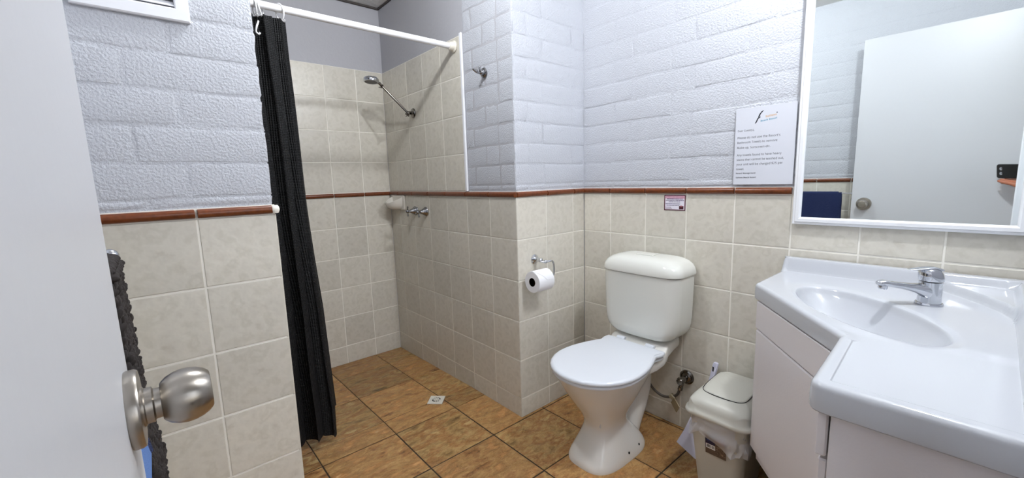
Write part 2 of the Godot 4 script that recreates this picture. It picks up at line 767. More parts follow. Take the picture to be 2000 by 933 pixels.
func brick_rows(parent: Node3D, o: Vector3, b: Basis, u0: float, u1: float, phase: float, lens: Array, set_in := 0.003, cut := Rect2()) -> void:
	var y := TRIM_HIGH + 0.003
	var k := 0
	var next := 1.155
	while y < CEIL - 0.004:
		var top := minf(next, CEIL)
		var u := u0
		var at := phase + (0.1 if k % 2 else 0.0) + rng.randf_range(-0.006, 0.006)
		var n := 0
		var cuts := [u0]
		var e := at
		while e > u0:
			e -= 0.3
		while e < u1:
			e += lens[n % lens.size()]
			n += 1
			if e > u0 + 0.03 and e < u1 - 0.03:
				cuts.append(e + rng.randf_range(-0.004, 0.004))
		cuts.append(u1)
		for i in cuts.size() - 1:
			var l0: float = cuts[i] + (0.0 if i == 0 else 0.003)
			var l1: float = cuts[i + 1] - (0.0 if i == cuts.size() - 2 else 0.003)
			var h := top - y - 0.005
			if l1 - l0 < 0.015 or h < 0.012:
				continue
			if cut.size.x > 0.0 and top > cut.position.y and y < cut.end.y and l1 > cut.position.x and l0 < cut.end.x:
				# round the vent opening
				for part in [[l0, cut.position.x, y, y + h], [cut.end.x, l1, y, y + h], [maxf(l0, cut.position.x), minf(l1, cut.end.x), y, cut.position.y], [maxf(l0, cut.position.x), minf(l1, cut.end.x), cut.end.y, y + h]]:
					if part[1] - part[0] > 0.014 and part[3] - part[2] > 0.012:
						face_node("brick", brick_mesh(part[1] - part[0], part[3] - part[2]), M.brick, parent, o, b, Vector2((part[0] + part[1]) / 2, (part[2] + part[3]) / 2 + 0.0025), -set_in)
				continue
			face_node("brick", brick_mesh(l1 - l0, h), M.brick, parent, o, b, Vector2((l0 + l1) / 2, y + h / 2 + 0.0025), -set_in + rng.randf_range(-0.0008, 0.0008))
		y = top
		next += 0.0955
		k += 1


func slab(called: String, lo: Vector3, hi: Vector3, m: Material, label: String) -> MeshInstance3D:
	var g := G.new()
	box(g, (lo + hi) / 2, hi - lo)
	var o := obj(called, g, m)
	o.set_meta("kind", "structure")
	o.set_meta("label", label)
	return o


func bed(parent: Node3D, lo: Vector3, hi: Vector3) -> void:
	var g := G.new()
	box(g, (lo + hi) / 2, hi - lo)
	obj("grout_bed", g, M.grout, parent)


func build_shell() -> void:
	var bz := Basis()                                     # faces +Z, right is +X
	var bx := Basis(Vector3.BACK, Vector3.UP, Vector3.LEFT)    # faces -X, right is +Z
	var bo := Basis(Vector3.FORWARD, Vector3.UP, Vector3.RIGHT)  # faces +X, right is -Z
	var low := [0.0, 0.0955, 0.2955, 0.4955, 0.6955, 0.8955, TRIM_LOW]
	var up := [TRIM_HIGH, 1.3225, 1.5205, 1.7185, 1.9165]
	var gap := 0.0024
	var mort := 0.0052

	# shower back wall: tiled low and high, plaster above
	var w := slab("wall_back", Vector3(-0.3, -0.1, BACK_Z - 0.12), Vector3(SIDE_X + 0.12, CEIL + 0.1, BACK_Z - 0.006), M.plaster, "cream tiled wall at the back of the shower with grey plaster above")
	bed(w, Vector3(OPP_X, -0.08, BACK_Z - 0.006), Vector3(SIDE_X, 1.9165, BACK_Z - gap))
	var us := [OPP_X, -0.097, 0.103, 0.303, 0.503, 0.703, 0.903, 1.103, SIDE_X]
	tile_rows(w, Vector3(0, 0, BACK_Z), bz, us, [-0.03] + low.slice(1))
	tile_rows(w, Vector3(0, 0, BACK_Z), bz, us, up)
	trim_row(w, Vector3(0, 0, BACK_Z), bz, us)

	# the side wall of the shower, which goes on as painted brick past the white strip
	w = slab("wall_side", Vector3(SIDE_X + 0.0052, -0.1, BACK_Z - 0.006), Vector3(SIDE_X + 0.12, CEIL + 0.1, RETURN_Z - 0.007), M.plaster, "shower side wall, tiled up to the white strip and painted brick beside it")
	bed(w, Vector3(SIDE_X + gap, -0.08, BACK_Z - 0.004), Vector3(SIDE_X + 0.0052, TRIM_HIGH, RETURN_Z - gap))
	bed(w, Vector3(SIDE_X + gap, TRIM_HIGH, BACK_Z - 0.004), Vector3(SIDE_X + 0.0052, 1.9165, -1.856))
	us = [BACK_Z, -2.6587, -2.4587, -2.2587, -2.0587, -1.8587, -1.6587, RETURN_Z]
	tile_rows(w, Vector3(SIDE_X, 0, 0), bx, us, [-0.03] + low.slice(1))
	tile_rows(w, Vector3(SIDE_X, 0, 0), bx, us.slice(0, 6), up)
	trim_row(w, Vector3(SIDE_X, 0, 0), bx, us)
	brick_rows(w, Vector3(SIDE_X, 0, 0), bx, -1.838, RETURN_Z - 0.004, -1.56, [0.19, 0.1, 0.2, 0.09])

	# the short return that faces the door
	w = slab("wall_return", Vector3(SIDE_X + 0.013, -0.1, RETURN_Z - 0.115), Vector3(TOILET_X + 0.12, CEIL + 0.1, RETURN_Z - mort), M.paint, "short white brick wall over cream tiles behind the toilet roll holder")
	bed(w, Vector3(SIDE_X + gap, -0.08, RETURN_Z - mort), Vector3(TOILET_X, TRIM_HIGH, RETURN_Z - gap))
	us = [SIDE_X, 1.4899, 1.6899, TOILET_X]
	tile_rows(w, Vector3(0, 0, RETURN_Z), bz, us, low)
	trim_row(w, Vector3(0, 0, RETURN_Z), bz, us)
	brick_rows(w, Vector3(0, 0, RETURN_Z), bz, SIDE_X + 0.004, TOILET_X, 1.38, [0.3])
	# the pillar's bare arris between the two brick faces
	var g := G.new()
	box(g, Vector3(SIDE_X + 0.012, (TRIM_HIGH + CEIL) / 2, RETURN_Z - 0.012), Vector3(0.016, CEIL - TRIM_HIGH, 0.016), 0.004)
	obj("brick_arris", g, M.paint, w)

	# toilet and mirror wall
	w = slab("wall_toilet", Vector3(TOILET_X + mort, -0.1, RETURN_Z - 0.12), Vector3(TOILET_X + 0.12, CEIL + 0.1, ENTRY_Z + 0.1), M.paint, "long white brick wall over cream tiles behind the toilet and vanity")
	bed(w, Vector3(TOILET_X + gap, -0.08, RETURN_Z), Vector3(TOILET_X + mort, TRIM_HIGH, ENTRY_Z))
	us = [RETURN_Z, -1.2842, -1.0842, -0.8842, -0.6842, -0.4842, -0.2842, -0.0842, ENTRY_Z]
	tile_rows(w, Vector3(TOILET_X, 0, 0), bx, us, low)
	trim_row(w, Vector3(TOILET_X, 0, 0), bx, us.slice(0, 6))
	brick_rows(w, Vector3(TOILET_X, 0, 0), bx, RETURN_Z, ENTRY_Z, -0.97, [0.3])

	# nib wall between the shower and the towel rail
	w = slab("wall_nib", Vector3(OPP_X - 0.1, -0.1, NIB_Z - 0.11), Vector3(0.2874, 1.65, NIB_Z - mort), M.paint, "white brick nib wall over cream tiles beside the black shower curtain")
	var nb := G.new()
	for q in [[OPP_X - 0.1, -0.0605, 1.65, 1.82], [0.1095, 0.2874, 1.65, 1.82], [OPP_X - 0.1, 0.2874, 1.82, CEIL + 0.1]]:
		box(nb, Vector3((q[0] + q[1]) / 2, (q[2] + q[3]) / 2, NIB_Z - (0.11 + mort) / 2), Vector3(q[1] - q[0], q[3] - q[2], 0.11 - mort))
	box(nb, Vector3(0.0245, 1.735, NIB_Z - 0.106), Vector3(0.17, 0.17, 0.008))
	obj("wall_round_vent", nb, M.paint, w)
	bed(w, Vector3(OPP_X, -0.08, NIB_Z - mort), Vector3(0.2954 - gap, TRIM_HIGH, NIB_Z - gap))
	us = [OPP_X, -0.1046, 0.0954, 0.2954]
	tile_rows(w, Vector3(0, 0, NIB_Z), bz, us, low)
	trim_row(w, Vector3(0, 0, NIB_Z), bz, us)
	brick_rows(w, Vector3(0, 0, NIB_Z), bz, OPP_X, 0.289, -0.012, [0.3], 0.003, Rect2(-0.0605, 1.65, 0.17, 0.17))
	g = G.new()
	box(g, Vector3(0.2914, TRIM_LOW / 2, NIB_Z - 0.055), Vector3(0.008, TRIM_LOW, 0.106), 0.0015)
	obj("end_tile_strip", g, M.tile[0], w)
	g = G.new()
	lathe(g, [[0.001, -0.0125], [0.009, -0.0125], [0.0125, -0.006], [0.0135, 0.0], [0.0125, 0.006], [0.009, 0.0125], [0.001, 0.0125]], Vector3(0.2925, (TRIM_LOW + TRIM_HIGH) / 2, NIB_Z + 0.002), Vector3.UP, 16)
	obj("trim_corner_cap", g, M.grout, w)

	# wall behind the open door, seen in the mirror
	w = slab("wall_opposite", Vector3(OPP_X - 0.12, -0.1, BACK_Z - 0.12), Vector3(OPP_X - mort, CEIL + 0.1, ENTRY_Z + 0.1), M.paint, "white brick wall over tiles behind the open door, with the towel rail")
	bed(w, Vector3(OPP_X - mort, -0.08, NIB_Z), Vector3(OPP_X - gap, TRIM_HIGH, ENTRY_Z))
	us = [-ENTRY_Z, 0.07, 0.27, 0.47, 0.67, 0.87, 1.07, 1.27, -NIB_Z]
	tile_rows(w, Vector3(OPP_X, 0, 0), bo, us, low)
	trim_row(w, Vector3(OPP_X, 0, 0), bo, us)
	brick_rows(w, Vector3(OPP_X, 0, 0), bo, -ENTRY_Z, -NIB_Z, 0.45, [0.3])

	# entry wall round the doorway
	w = slab("wall_entry", Vector3(0.76, -0.1, ENTRY_Z + 0.004), Vector3(TOILET_X + 0.12, CEIL + 0.1, ENTRY_Z + 0.12), M.plaster, "painted wall beside the doorway at the end of the vanity")
	g = G.new()
	box(g, Vector3(-0.19, 1.1, ENTRY_Z + 0.062), Vector3(0.2, 2.66, 0.116))
	box(g, Vector3(0.335, 2.24, ENTRY_Z + 0.062), Vector3(0.85, 0.38, 0.116))
	obj("door_head_wall", g, M.plaster, w)
	g = G.new()
	box(g, Vector3(-0.072, 1.02, ENTRY_Z + 0.05), Vector3(0.036, 2.06, 0.15), 0.004)
	box(g, Vector3(0.748, 1.02, ENTRY_Z + 0.05), Vector3(0.03, 2.06, 0.15), 0.004)
	box(g, Vector3(0.338, 2.035, ENTRY_Z + 0.05), Vector3(0.79, 0.03, 0.15), 0.004)
	struct(obj("trim_1", g, M.gloss_white), "white painted door frame round the doorway behind the camera")
	# white angle that ends the shower tiles
	g = G.new()
	box(g, Vector3(SIDE_X - 0.001, (TRIM_HIGH + 1.925) / 2, -1.8485), Vector3(0.012, 1.925 - TRIM_HIGH, 0.019), 0.003)
	struct(obj("trim_2", g, M.gloss_white), "white vertical plastic strip ending the shower tiles")

	# the room beyond the doorway, lit through its added window
	w = slab("wall_hall_end", Vector3(-0.9, -0.1, 1.5), Vector3(1.9, 0.45, 1.6), M.plaster, "plain wall with an added window in the room outside the doorway")
	g = G.new()
	box(g, Vector3(0.5, 2.24, 1.55), Vector3(2.8, 0.38, 0.1))
	box(g, Vector3(-0.8, 1.25, 1.55), Vector3(0.2, 1.6, 0.1))
	box(g, Vector3(1.6, 1.25, 1.55), Vector3(0.6, 1.6, 0.1))
	obj("wall_round_window", g, M.plaster, w)
	g = G.new()
	for c in [[0.3, 0.475, 2.0, 0.05], [0.3, 2.025, 2.0, 0.05], [-0.675, 1.25, 0.05, 1.5], [1.275, 1.25, 0.05, 1.5], [0.3, 1.25, 0.05, 1.5]]:
		box(g, Vector3(c[0], c[1], 1.55), Vector3(c[2], c[3], 0.08), 0.004)
	var win := obj("added_window_1", g, M.gloss_white)  # unseen window, added so daylight fills the low walls
	struct(win, "white framed window added behind the camera as daylight fill for the low walls")
	for cx in [-0.1875, 0.7875]:
		g = G.new()
		box(g, Vector3(cx, 1.25, 1.555), Vector3(0.925, 1.5, 0.005))
		obj("pane", g, M.glass, win)
	slab("wall_hall_left", Vector3(-0.9, -0.1, ENTRY_Z + 0.12), Vector3(-0.8, CEIL + 0.1, 1.5), M.plaster, "plain side wall of the room outside the doorway")
	slab("wall_hall_right", Vector3(1.8, -0.1, ENTRY_Z + 0.12), Vector3(1.9, CEIL + 0.1, 1.5), M.plaster, "second plain side wall of the room outside the doorway")
	slab("wall_hall_front", Vector3(-0.9, -0.1, ENTRY_Z + 0.1), Vector3(-0.32, CEIL + 0.1, ENTRY_Z + 0.12), M.plaster, "strip of plain wall between hall and bathroom")
	slab("floor_hall", Vector3(-0.9, -0.1, ENTRY_Z + 0.12), Vector3(1.9, -0.002, 1.6), M.hall_floor, "dark floor of the room outside the doorway")
	slab("ceiling", Vector3(-0.9, CEIL, BACK_Z - 0.2), Vector3(1.95, CEIL + 0.1, 1.6), M.ceiling, "flat pale grey ceiling over the bathroom")
	# dark strip painting the shadow line under the ceiling over the shower
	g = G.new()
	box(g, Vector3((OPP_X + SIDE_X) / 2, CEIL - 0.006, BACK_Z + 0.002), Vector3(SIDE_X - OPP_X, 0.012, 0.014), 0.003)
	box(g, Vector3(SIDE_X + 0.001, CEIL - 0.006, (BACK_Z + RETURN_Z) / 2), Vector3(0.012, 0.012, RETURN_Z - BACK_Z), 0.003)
	struct(obj("shadow_trim_3", g, M.kick), "thin dark strip painted as the shadow line where the shower walls meet the ceiling")


func build_floor() -> void:
	var g := G.new()
	box(g, Vector3(0.79, -0.06, -1.37), Vector3(2.2, 0.105, 3.1))
	var fl := obj("floor", g, M.floor_grout)
	# the grout bed: level by the door, falling gently in the shower
	fl.mesh = null
	g = G.new()
	var zs := [ENTRY_Z + 0.12, -1.772, -1.905, BACK_Z - 0.1]
	for z in zs:
		var y := shower_fall(z) - 0.003
		for p in [[-0.3, y], [1.9, y], [1.9, -0.12], [-0.3, -0.12]]:
			g.v.append(Vector3(p[0], p[1], z))
	for k in zs.size() - 1:
		for i in 4:
			var j := (i + 1) % 4
			g.quad(k * 4 + i, k * 4 + j, k * 4 + 4 + j, k * 4 + 4 + i)
	g.quad(3, 2, 1, 0)
	var e := (zs.size() - 1) * 4
	g.quad(e, e + 1, e + 2, e + 3)
	g.outward(0)
	fl.mesh = mesh_of(g, 30.0)
	fl.set_meta("kind", "structure")
	fl.set_meta("label", "floor of brown stone-look tiles with dark grout")
	var room := PackedVector2Array([Vector2(OPP_X, ENTRY_Z + 0.1), Vector2(TOILET_X, ENTRY_Z + 0.1), Vector2(TOILET_X, RETURN_Z), Vector2(SIDE_X, RETURN_Z), Vector2(SIDE_X, BACK_Z), Vector2(OPP_X, BACK_Z), Vector2(OPP_X, NIB_Z - 0.11), Vector2(0.2954, NIB_Z - 0.11), Vector2(0.2954, NIB_Z), Vector2(OPP_X, NIB_Z)])
	var xs := []
	for k in range(-3, 5):
		xs.append(0.7616 + 0.3335 * k)
	var rows := [-1.4416 + 0.331 * 5, -1.4416 + 0.331 * 4, -1.4416 + 0.331 * 3, -1.4416 + 0.331 * 2, -1.4416 + 0.331, -1.4416, -1.770, -1.905, -2.240, -2.570, -2.9]
	var drain := square(Vector2(1.063, -1.906), 0.0425, 0.785)
	for r in rows.size() - 1:
		var gw := 0.0032 if rows[r] > -1.7 else 0.0023
		for c in xs.size() - 1:
			var jz := rng.randf_range(-0.0012, 0.0012)
			var cell := PackedVector2Array([Vector2(xs[c] + gw, rows[r] - gw + jz), Vector2(xs[c + 1] - gw, rows[r] - gw - jz), Vector2(xs[c + 1] - gw, rows[r + 1] + gw + jz), Vector2(xs[c] + gw, rows[r + 1] + gw - jz)])
			for poly in Geometry2D.intersect_polygons(cell, room):
				var pieces := Geometry2D.clip_polygons(poly, drain)
				for pc in pieces:
					if pc.size() < 3 or Geometry2D.is_polygon_clockwise(pc):
						continue
					var area := 0.0
					var mid := Vector2.ZERO
					for i in pc.size():
						area += pc[i].cross(pc[(i + 1) % pc.size()]) * 0.5
						mid += pc[i] / pc.size()
					if absf(area) < 0.0006:
						continue
					var local := PackedVector2Array()
					for p in pc:
						local.append(p - mid)
					var t := G.new()
					prism(t, local, -0.006, 0.0, 0.0022)
					for i in t.v.size():
						t.v[i].y += shower_fall(t.v[i].z + mid.y)
					var o := obj("floor_tile", t, M.floor[(c * 3 + r * 5 + rng.randi() % 2) % 8], fl, 35.0)
					o.position = Vector3(mid.x, rng.randf_range(-0.0005, 0.0005), mid.y)
	# drain
	var d := thing("floor_drain", "small square cream floor waste with a dark grate, set diagonally in the shower floor", "drain", Vector3(1.063, shower_fall(-1.906), -1.906))
	var p := G.new()
	prism(p, square(Vector2.ZERO, 0.0405, 0.785), -0.006, 0.0012, 0.001)
	obj("drain_plate", p, M.ivory, d)
	p = G.new()
	lathe(p, [[0.001, 0.0], [0.023, 0.0], [0.023, 0.0014], [0.001, 0.0014]], Vector3.ZERO, Vector3.UP, 24)
	obj("drain_well", p, M.dark, d)
	p = G.new()
	for i in 3:
		box(p, Vector3(0, 0.0022, (i - 1) * 0.0125), Vector3(0.046, 0.002, 0.0042), 0.0004, Basis(Vector3.UP, 0.785))
		box(p, Vector3(0, 0.0021, (i - 1) * 0.0125), Vector3(0.0042, 0.002, 0.046), 0.0004, Basis(Vector3.UP, 0.785))
	p.v = rotate_bars(p.v)
	obj("drain_grate", p, M.ivory, d)


func rotate_bars(v: PackedVector3Array) -> PackedVector3Array:
	return v


func square(c: Vector2, half: float, turn: float) -> PackedVector2Array:
	var r := PackedVector2Array()
	for q in [[-1, -1], [1, -1], [1, 1], [-1, 1]]:
		r.append(c + Vector2(q[0] * half, q[1] * half).rotated(turn))
	return r


func shower_fall(z: float) -> float:
	return -0.026 * clampf((-1.905 - z) / 0.89, 0.0, 1.2)


func build_ceiling_lights() -> void:
	var k := 0
	for at in [LAMP_A, LAMP_B]:
		var lb: String = ["round white ceiling light above the vanity, out of frame", "round white ceiling light above the middle of the room, out of frame"][k]
		var o := thing("ceiling_light", lb, "light", Vector3(at.x, CEIL, at.z), "ceiling lights")
		var g := G.new()
		lathe(g, [[0.001, 0.0], [0.11, 0.0], [0.11, -0.02], [0.085, -0.03], [0.001, -0.03]], Vector3.ZERO, Vector3.UP, 36)
		obj("light_base", g, M.gloss_white, o)
		g = G.new()
		lathe(g, [[0.08, -0.028], [0.085, -0.045], [0.078, -0.075], [0.055, -0.1], [0.025, -0.113], [0.001, -0.116]], Vector3.ZERO, Vector3.UP, 36)
		obj("light_diffuser", g, M.lamp, o, 180.0)
		var l := OmniLight3D.new()
		l.name = "bulb_light"
		l.position = Vector3(0, at.y - CEIL, 0)
		l.light_color = LAMP_COLOR
		l.light_energy = LAMP_POWER_A if k == 0 else LAMP_POWER_B
		l.light_size = 0.035
		l.omni_range = 8.0
		l.omni_attenuation = 2.0
		l.shadow_enabled = true
		o.add_child(l)
		k += 1


# ---------------------------------------------------------------- vanity
func rounded_outline(pts: Array, radii: Array, step := 0.012) -> PackedVector2Array:
	var out := PackedVector2Array()
	var n := pts.size()
	for i in n:
		var a: Vector2 = pts[(i + n - 1) % n]
		var b: Vector2 = pts[i]
		var c: Vector2 = pts[(i + 1) % n]
		var r: float = radii[i]
		if r > 0.0:
			var d0 := (a - b).normalized()
			var d1 := (c - b).normalized()
			var ang := d0.angle_to(d1)
			var tl := r / tan(absf(ang) / 2)
			var s := b + d0 * tl
			var e := b + d1 * tl
			for k in 7:
				var u := k / 6.0
				out.append(s.lerp(b, u).lerp(b.lerp(e, u), u))
		else:
			out.append(b)
	# resample the straights
	var dense := PackedVector2Array()
	for i in out.size():
		var a := out[i]
		var b := out[(i + 1) % out.size()]
		var m := maxi(1, ceili(a.distance_to(b) / step))
		for k in m:
			dense.append(a.lerp(b, float(k) / m))
	return dense


func seg_dist(p: Vector2, line: Array) -> float:
	var best := 1e9
	for i in line.size() - 1:
		best = minf(best, p.distance_to(Geometry2D.get_closest_point_to_segment(p, line[i], line[i + 1])))
	return best


const BASIN_C := Vector2(1.3725, -0.2045)
const BASIN_U := Vector2(-0.765, 0.644)
const BASIN_A := 0.243
const BASIN_B := 0.108
const LEDGE := [Vector2(1.80, -0.115), Vector2(1.7335, -0.077), Vector2(1.678, -0.034), Vector2(1.6177, 0.007), Vector2(1.5554, 0.04), Vector2(1.50, 0.0585), Vector2(1.46, 0.066)]
const FRONT := [Vector2(1.480, -0.494), Vector2(1.122, -0.198), Vector2(0.83, -0.182), Vector2(0.83, 0.08)]


func vanity_height(p: Vector2) -> float:
	var h := 0.82
	# raised no-drip edge on the free sides of the bench part
	var d := seg_dist(p, FRONT)
	if p.x < 1.2:
		h -= 0.0028 * smoothstep(0.0235, 0.0265, d) * smoothstep(1.19, 1.15, p.x)
	# corner ledge with a hollow front
	var s := 1e9
	for i in LEDGE.size() - 1:
		var q := Geometry2D.get_closest_point_to_segment(p, LEDGE[i], LEDGE[i + 1])
		var dd: float = p.distance_to(q)
		if dd < absf(s):
			var side: float = (LEDGE[i + 1] - LEDGE[i]).cross(p - LEDGE[i])
			s = dd if side < 0.0 else -dd
	if p.x > 1.44:
		h += 0.024 * smoothstep(-0.007, 0.005, s)
	# splashbacks along both walls
	h = lerpf(h, 0.869, smoothstep(1.731, 1.749, p.x))
	h = lerpf(h, 0.869, smoothstep(0.056, 0.068, p.y))
	# basin
	var e := basin_e(p)
	h -= 0.005 * (1.0 - smoothstep(0.93, 1.12, e)) * (1.0 if p.x < 1.7 else 0.0)
	if e < 1.0:
		h -= 0.105 * pow(1.0 - pow(e, 2.4), 1.0) * smoothstep(1.0, 0.93, e)
	return h


func basin_e(p: Vector2) -> float:
	var q := p - BASIN_C
	var u := q.dot(BASIN_U) / BASIN_A
	var w := q.dot(Vector2(-BASIN_U.y, BASIN_U.x)) / BASIN_B
	return sqrt(u * u + w * w)


func build_vanity() -> void:
	var base := Vector3(1.3, 0, -0.2)
	var cab := thing("vanity_cabinet", "white corner vanity cabinet with a slanted door front below the basin", "cabinet", base)
	# carcass
	var g := G.new()
	var foot := PackedVector2Array([Vector2(1.772, -0.464), Vector2(1.487, -0.464), Vector2(1.165, -0.188), Vector2(1.15, -0.142), Vector2(0.864, -0.142), Vector2(0.862, 0.076), Vector2(1.772, 0.076)])
	prism(g, foot, 0.20, 0.703)
	obj("carcass", g, M.melamine, cab, 30.0, base)
	g = G.new()
	prism(g, PackedVector2Array([Vector2(1.77, -0.40), Vector2(1.52, -0.40), Vector2(1.22, -0.15), Vector2(1.20, -0.10), Vector2(0.92, -0.10), Vector2(0.92, 0.07), Vector2(1.77, 0.07)]), 0.0, 0.2)
	obj("kickboard", g, M.kick, cab, 30.0, base)
	# slanted fronts
	var a := Vector2(1.472, -0.472)
	var b := Vector2(1.140, -0.196)
	var along := (b - a).normalized()
	var out := Vector2(-along.y, along.x)
	if out.dot(Vector2(-1, -0.3)) < 0.0:
		out = -out
	var turn := Basis(Vector3(along.x, 0, along.y), Vector3.UP, Vector3(along.x, 0, along.y).cross(Vector3.UP))
	var len := a.distance_to(b)
	var mid := (a + b) / 2 + out * 0.002
	g = G.new()
	box(g, Vector3(mid.x, 0.7185, mid.y), Vector3(len, 0.091, 0.018), 0.002, turn)
	obj("front_rail", g, M.melamine, cab, 30.0, base)
	g = G.new()
	var rings := []
	for q in [[0.0, -0.009], [0.0, 0.003], [0.004, 0.0075], [0.03, 0.0095], [0.034, 0.009]]:
		var ring := PackedVector3Array()
		for w in [[-1, 0.252], [1, 0.252], [1, 0.668], [-1, 0.668]]:
			var yy: float = w[1] + (q[0] if w[1] < 0.4 else -q[0])
			var pl: Vector2 = mid + along * w[0] * (len / 2 - q[0]) + out * q[1]
			ring.append(Vector3(pl.x, yy, pl.y))
		rings.append(ring)
	g.loft(rings)
	obj("door", g, M.melamine, cab, 14.0, base)
	# drawer fronts of the bench part, seen by their ends
	g = G.new()
	box(g, Vector3(0.998, 0.7205, -0.1665), Vector3(0.276, 0.098, 0.018), 0.003)
	obj("drawer_front", g, M.melamine, cab, 30.0, base)
	g = G.new()
	box(g, Vector3(1.001, 0.437, -0.1625), Vector3(0.27, 0.452, 0.016), 0.003)
	obj("side_door", g, M.melamine, cab, 30.0, base)
	g = G.new()
	box(g, Vector3(0.857, 0.486, -0.0405), Vector3(0.012, 0.572, 0.225), 0.001)
	obj("end_panel", g, M.melamine, cab, 30.0, base)

	# moulded top
	var outline := rounded_outline([Vector2(1.772, -0.494), Vector2(1.480, -0.494), Vector2(1.122, -0.198), Vector2(0.826, -0.184), Vector2(0.826, 0.078), Vector2(1.772, 0.078)], [0.0, 0.032, 0.014, 0.030, 0.0, 0.0])
	if Geometry2D.is_polygon_clockwise(outline):
		outline.reverse()
	var n := outline.size()
	var nrm := PackedVector2Array()
	for i in n:
		var dd := (outline[(i + 1) % n] - outline[(i + n - 1) % n]).normalized()
		nrm.append(Vector2(-dd.y, dd.x))
	var mids := Vector2.ZERO
	# inward test
	var probe := outline[n / 3] + nrm[n / 3] * 0.004
	if not Geometry2D.is_point_in_polygon(probe, outline):
		for i in n:
			nrm[i] = -nrm[i]
	var r := 0.0132
	var inner := PackedVector2Array()
	var inset := []
	for i in n:
		# no rounding where the top meets the walls
		inset.append(0.06 if outline[i].x > 1.7695 or outline[i].y > 0.0755 else 1.0)
	for i in n:
		inner.append(outline[i] + nrm[i] * r * inset[i])
	# loops of the rounded edge, from under the slab to the flat
	g = G.new()
	var loops := [[0.014, -0.052], [0.002, -0.052], [0.0, -0.049], [-0.001, -0.03], [0.0, -0.0118], [0.0014, -0.0066], [0.0039, -0.0033], [0.0074, -0.0011], [0.0105, -0.00024]]
	for l in loops:
		for i in n:
			var p: Vector2 = outline[i] + nrm[i] * l[0] * inset[i]
			var top := vanity_height(inner[i])
			var y: float = (0.82 + l[1]) if l[1] <= -0.03 else lerpf(top, 0.82 + l[1], clampf(-l[1] / 0.0132, 0.0, 1.0)) if top > 0.826 else top + l[1]
			g.v.append(Vector3(p.x, y, p.y))
	for k in loops.size() - 1:
		for i in n:
			var j := (i + 1) % n
			g.quad(k * n + i, k * n + j, (k + 1) * n + j, (k + 1) * n + i)
	var ring0 := (loops.size() - 1) * n
	var first := g.v.size()
	# the flat with its basin and ledge
	var pts := PackedVector2Array()
	for p in inner:
		pts.append(p)
	var rim := PackedVector2Array()
	for i in 120:
		var an := TAU * i / 120
		var p: Vector2 = BASIN_C + BASIN_U * cos(an) * BASIN_A * 1.1 + Vector2(-BASIN_U.y, BASIN_U.x) * sin(an) * BASIN_B * 1.1
		rim.append(p)
		pts.append(p)
	var rim_at := pts.size() - 120
	for off in [-0.012, -0.008, -0.005, -0.002, 0.001, 0.004, 0.007, 0.012]:
		for i in 60:
			var u := i / 59.0 * (LEDGE.size() - 1)
			var k := mini(int(u), LEDGE.size() - 2)
			var d2: Vector2 = (LEDGE[k + 1] - LEDGE[k]).normalized()
			var p: Vector2 = LEDGE[k].lerp(LEDGE[k + 1], u - k) + Vector2(d2.y, -d2.x) * off
			if p.x < 1.728 and p.y < 0.054 and Geometry2D.is_point_in_polygon(p, inner):
				pts.append(p)
	for x in [1.726, 1.730, 1.733, 1.736, 1.740, 1.744, 1.747, 1.750]:
		for i in 58:
			var p := Vector2(x, lerpf(-0.472, 0.05, i / 57.0))
			pts.append(p)
	for z in [0.0545, 0.0565, 0.059, 0.0615, 0.064, 0.0665, 0.069]:
		for i in 90:
			pts.append(Vector2(lerpf(0.85, 1.724, i / 89.0), z))
	# rows along the no-drip groove, parallel to the two free edges of the bench
	var ea: Vector2 = FRONT[1]
	var eb: Vector2 = FRONT[2]
	var en := Vector2(-(eb - ea).normalized().y, (eb - ea).normalized().x)
	if en.y < 0.0:
		en = -en
	for off in [0.020, 0.0220, 0.0235, 0.0245, 0.0255, 0.0265, 0.028, 0.030]:
		for i in 60:
			var p: Vector2 = ea.lerp(eb, i / 59.0) + en * off
			if p.x > 0.83 + off and p.x < 1.10:
				pts.append(p)
			p = Vector2(0.83 + off, lerpf(-0.182 + off, 0.052, i / 59.0))
			pts.append(p)
	var step := 0.011
	for i in range(0, 90):
		for j in range(0, 56):
			var p := Vector2(0.835 + i * step + (j % 2) * step * 0.5, -0.49 + j * step)
			if p.x > 1.722 or p.y > 0.05 or basin_e(p) < 1.15 or (p.x < 1.12 and absf(seg_dist(p, FRONT) - 0.025) < 0.008):
				continue
			if Geometry2D.is_point_in_polygon(p, inner) and seg_dist(p, FRONT) > r + 0.006:
				pts.append(p)
	var del := Geometry2D.triangulate_delaunay(pts)
	for p in pts:
		g.v.append(Vector3(p.x, vanity_height(p), p.y))
	for k in range(0, del.size(), 3):
		var c := (pts[del[k]] + pts[del[k + 1]] + pts[del[k + 2]]) / 3.0
		if not Geometry2D.is_point_in_polygon(c, inner) or Geometry2D.is_point_in_polygon(c, rim):
			continue
		var up := (pts[del[k + 1]] - pts[del[k]]).cross(pts[del[k + 2]] - pts[del[k]])
		if up < 0.0:
			g.t.append_array([first + del[k], first + del[k + 1], first + del[k + 2]])
		else:
			g.t.append_array([first + del[k], first + del[k + 2], first + del[k + 1]])
	# the bowl, ring by ring from the rim inwards
	var prev := first + rim_at
	for sc in [1.08, 1.06, 1.04, 1.02, 1.008, 0.995, 0.98, 0.962, 0.94, 0.91, 0.87, 0.82, 0.75, 0.66, 0.55, 0.42, 0.28, 0.12, 0.03]:
		var here := g.v.size()
		for i in 120:
			var an := TAU * i / 120
			var p: Vector2 = BASIN_C + BASIN_U * cos(an) * BASIN_A * sc + Vector2(-BASIN_U.y, BASIN_U.x) * sin(an) * BASIN_B * sc
			g.v.append(Vector3(p.x, vanity_height(p), p.y))
		var probe_up := (g.v[prev + 1] - g.v[prev]).cross(g.v[here] - g.v[prev]).y > 0.0
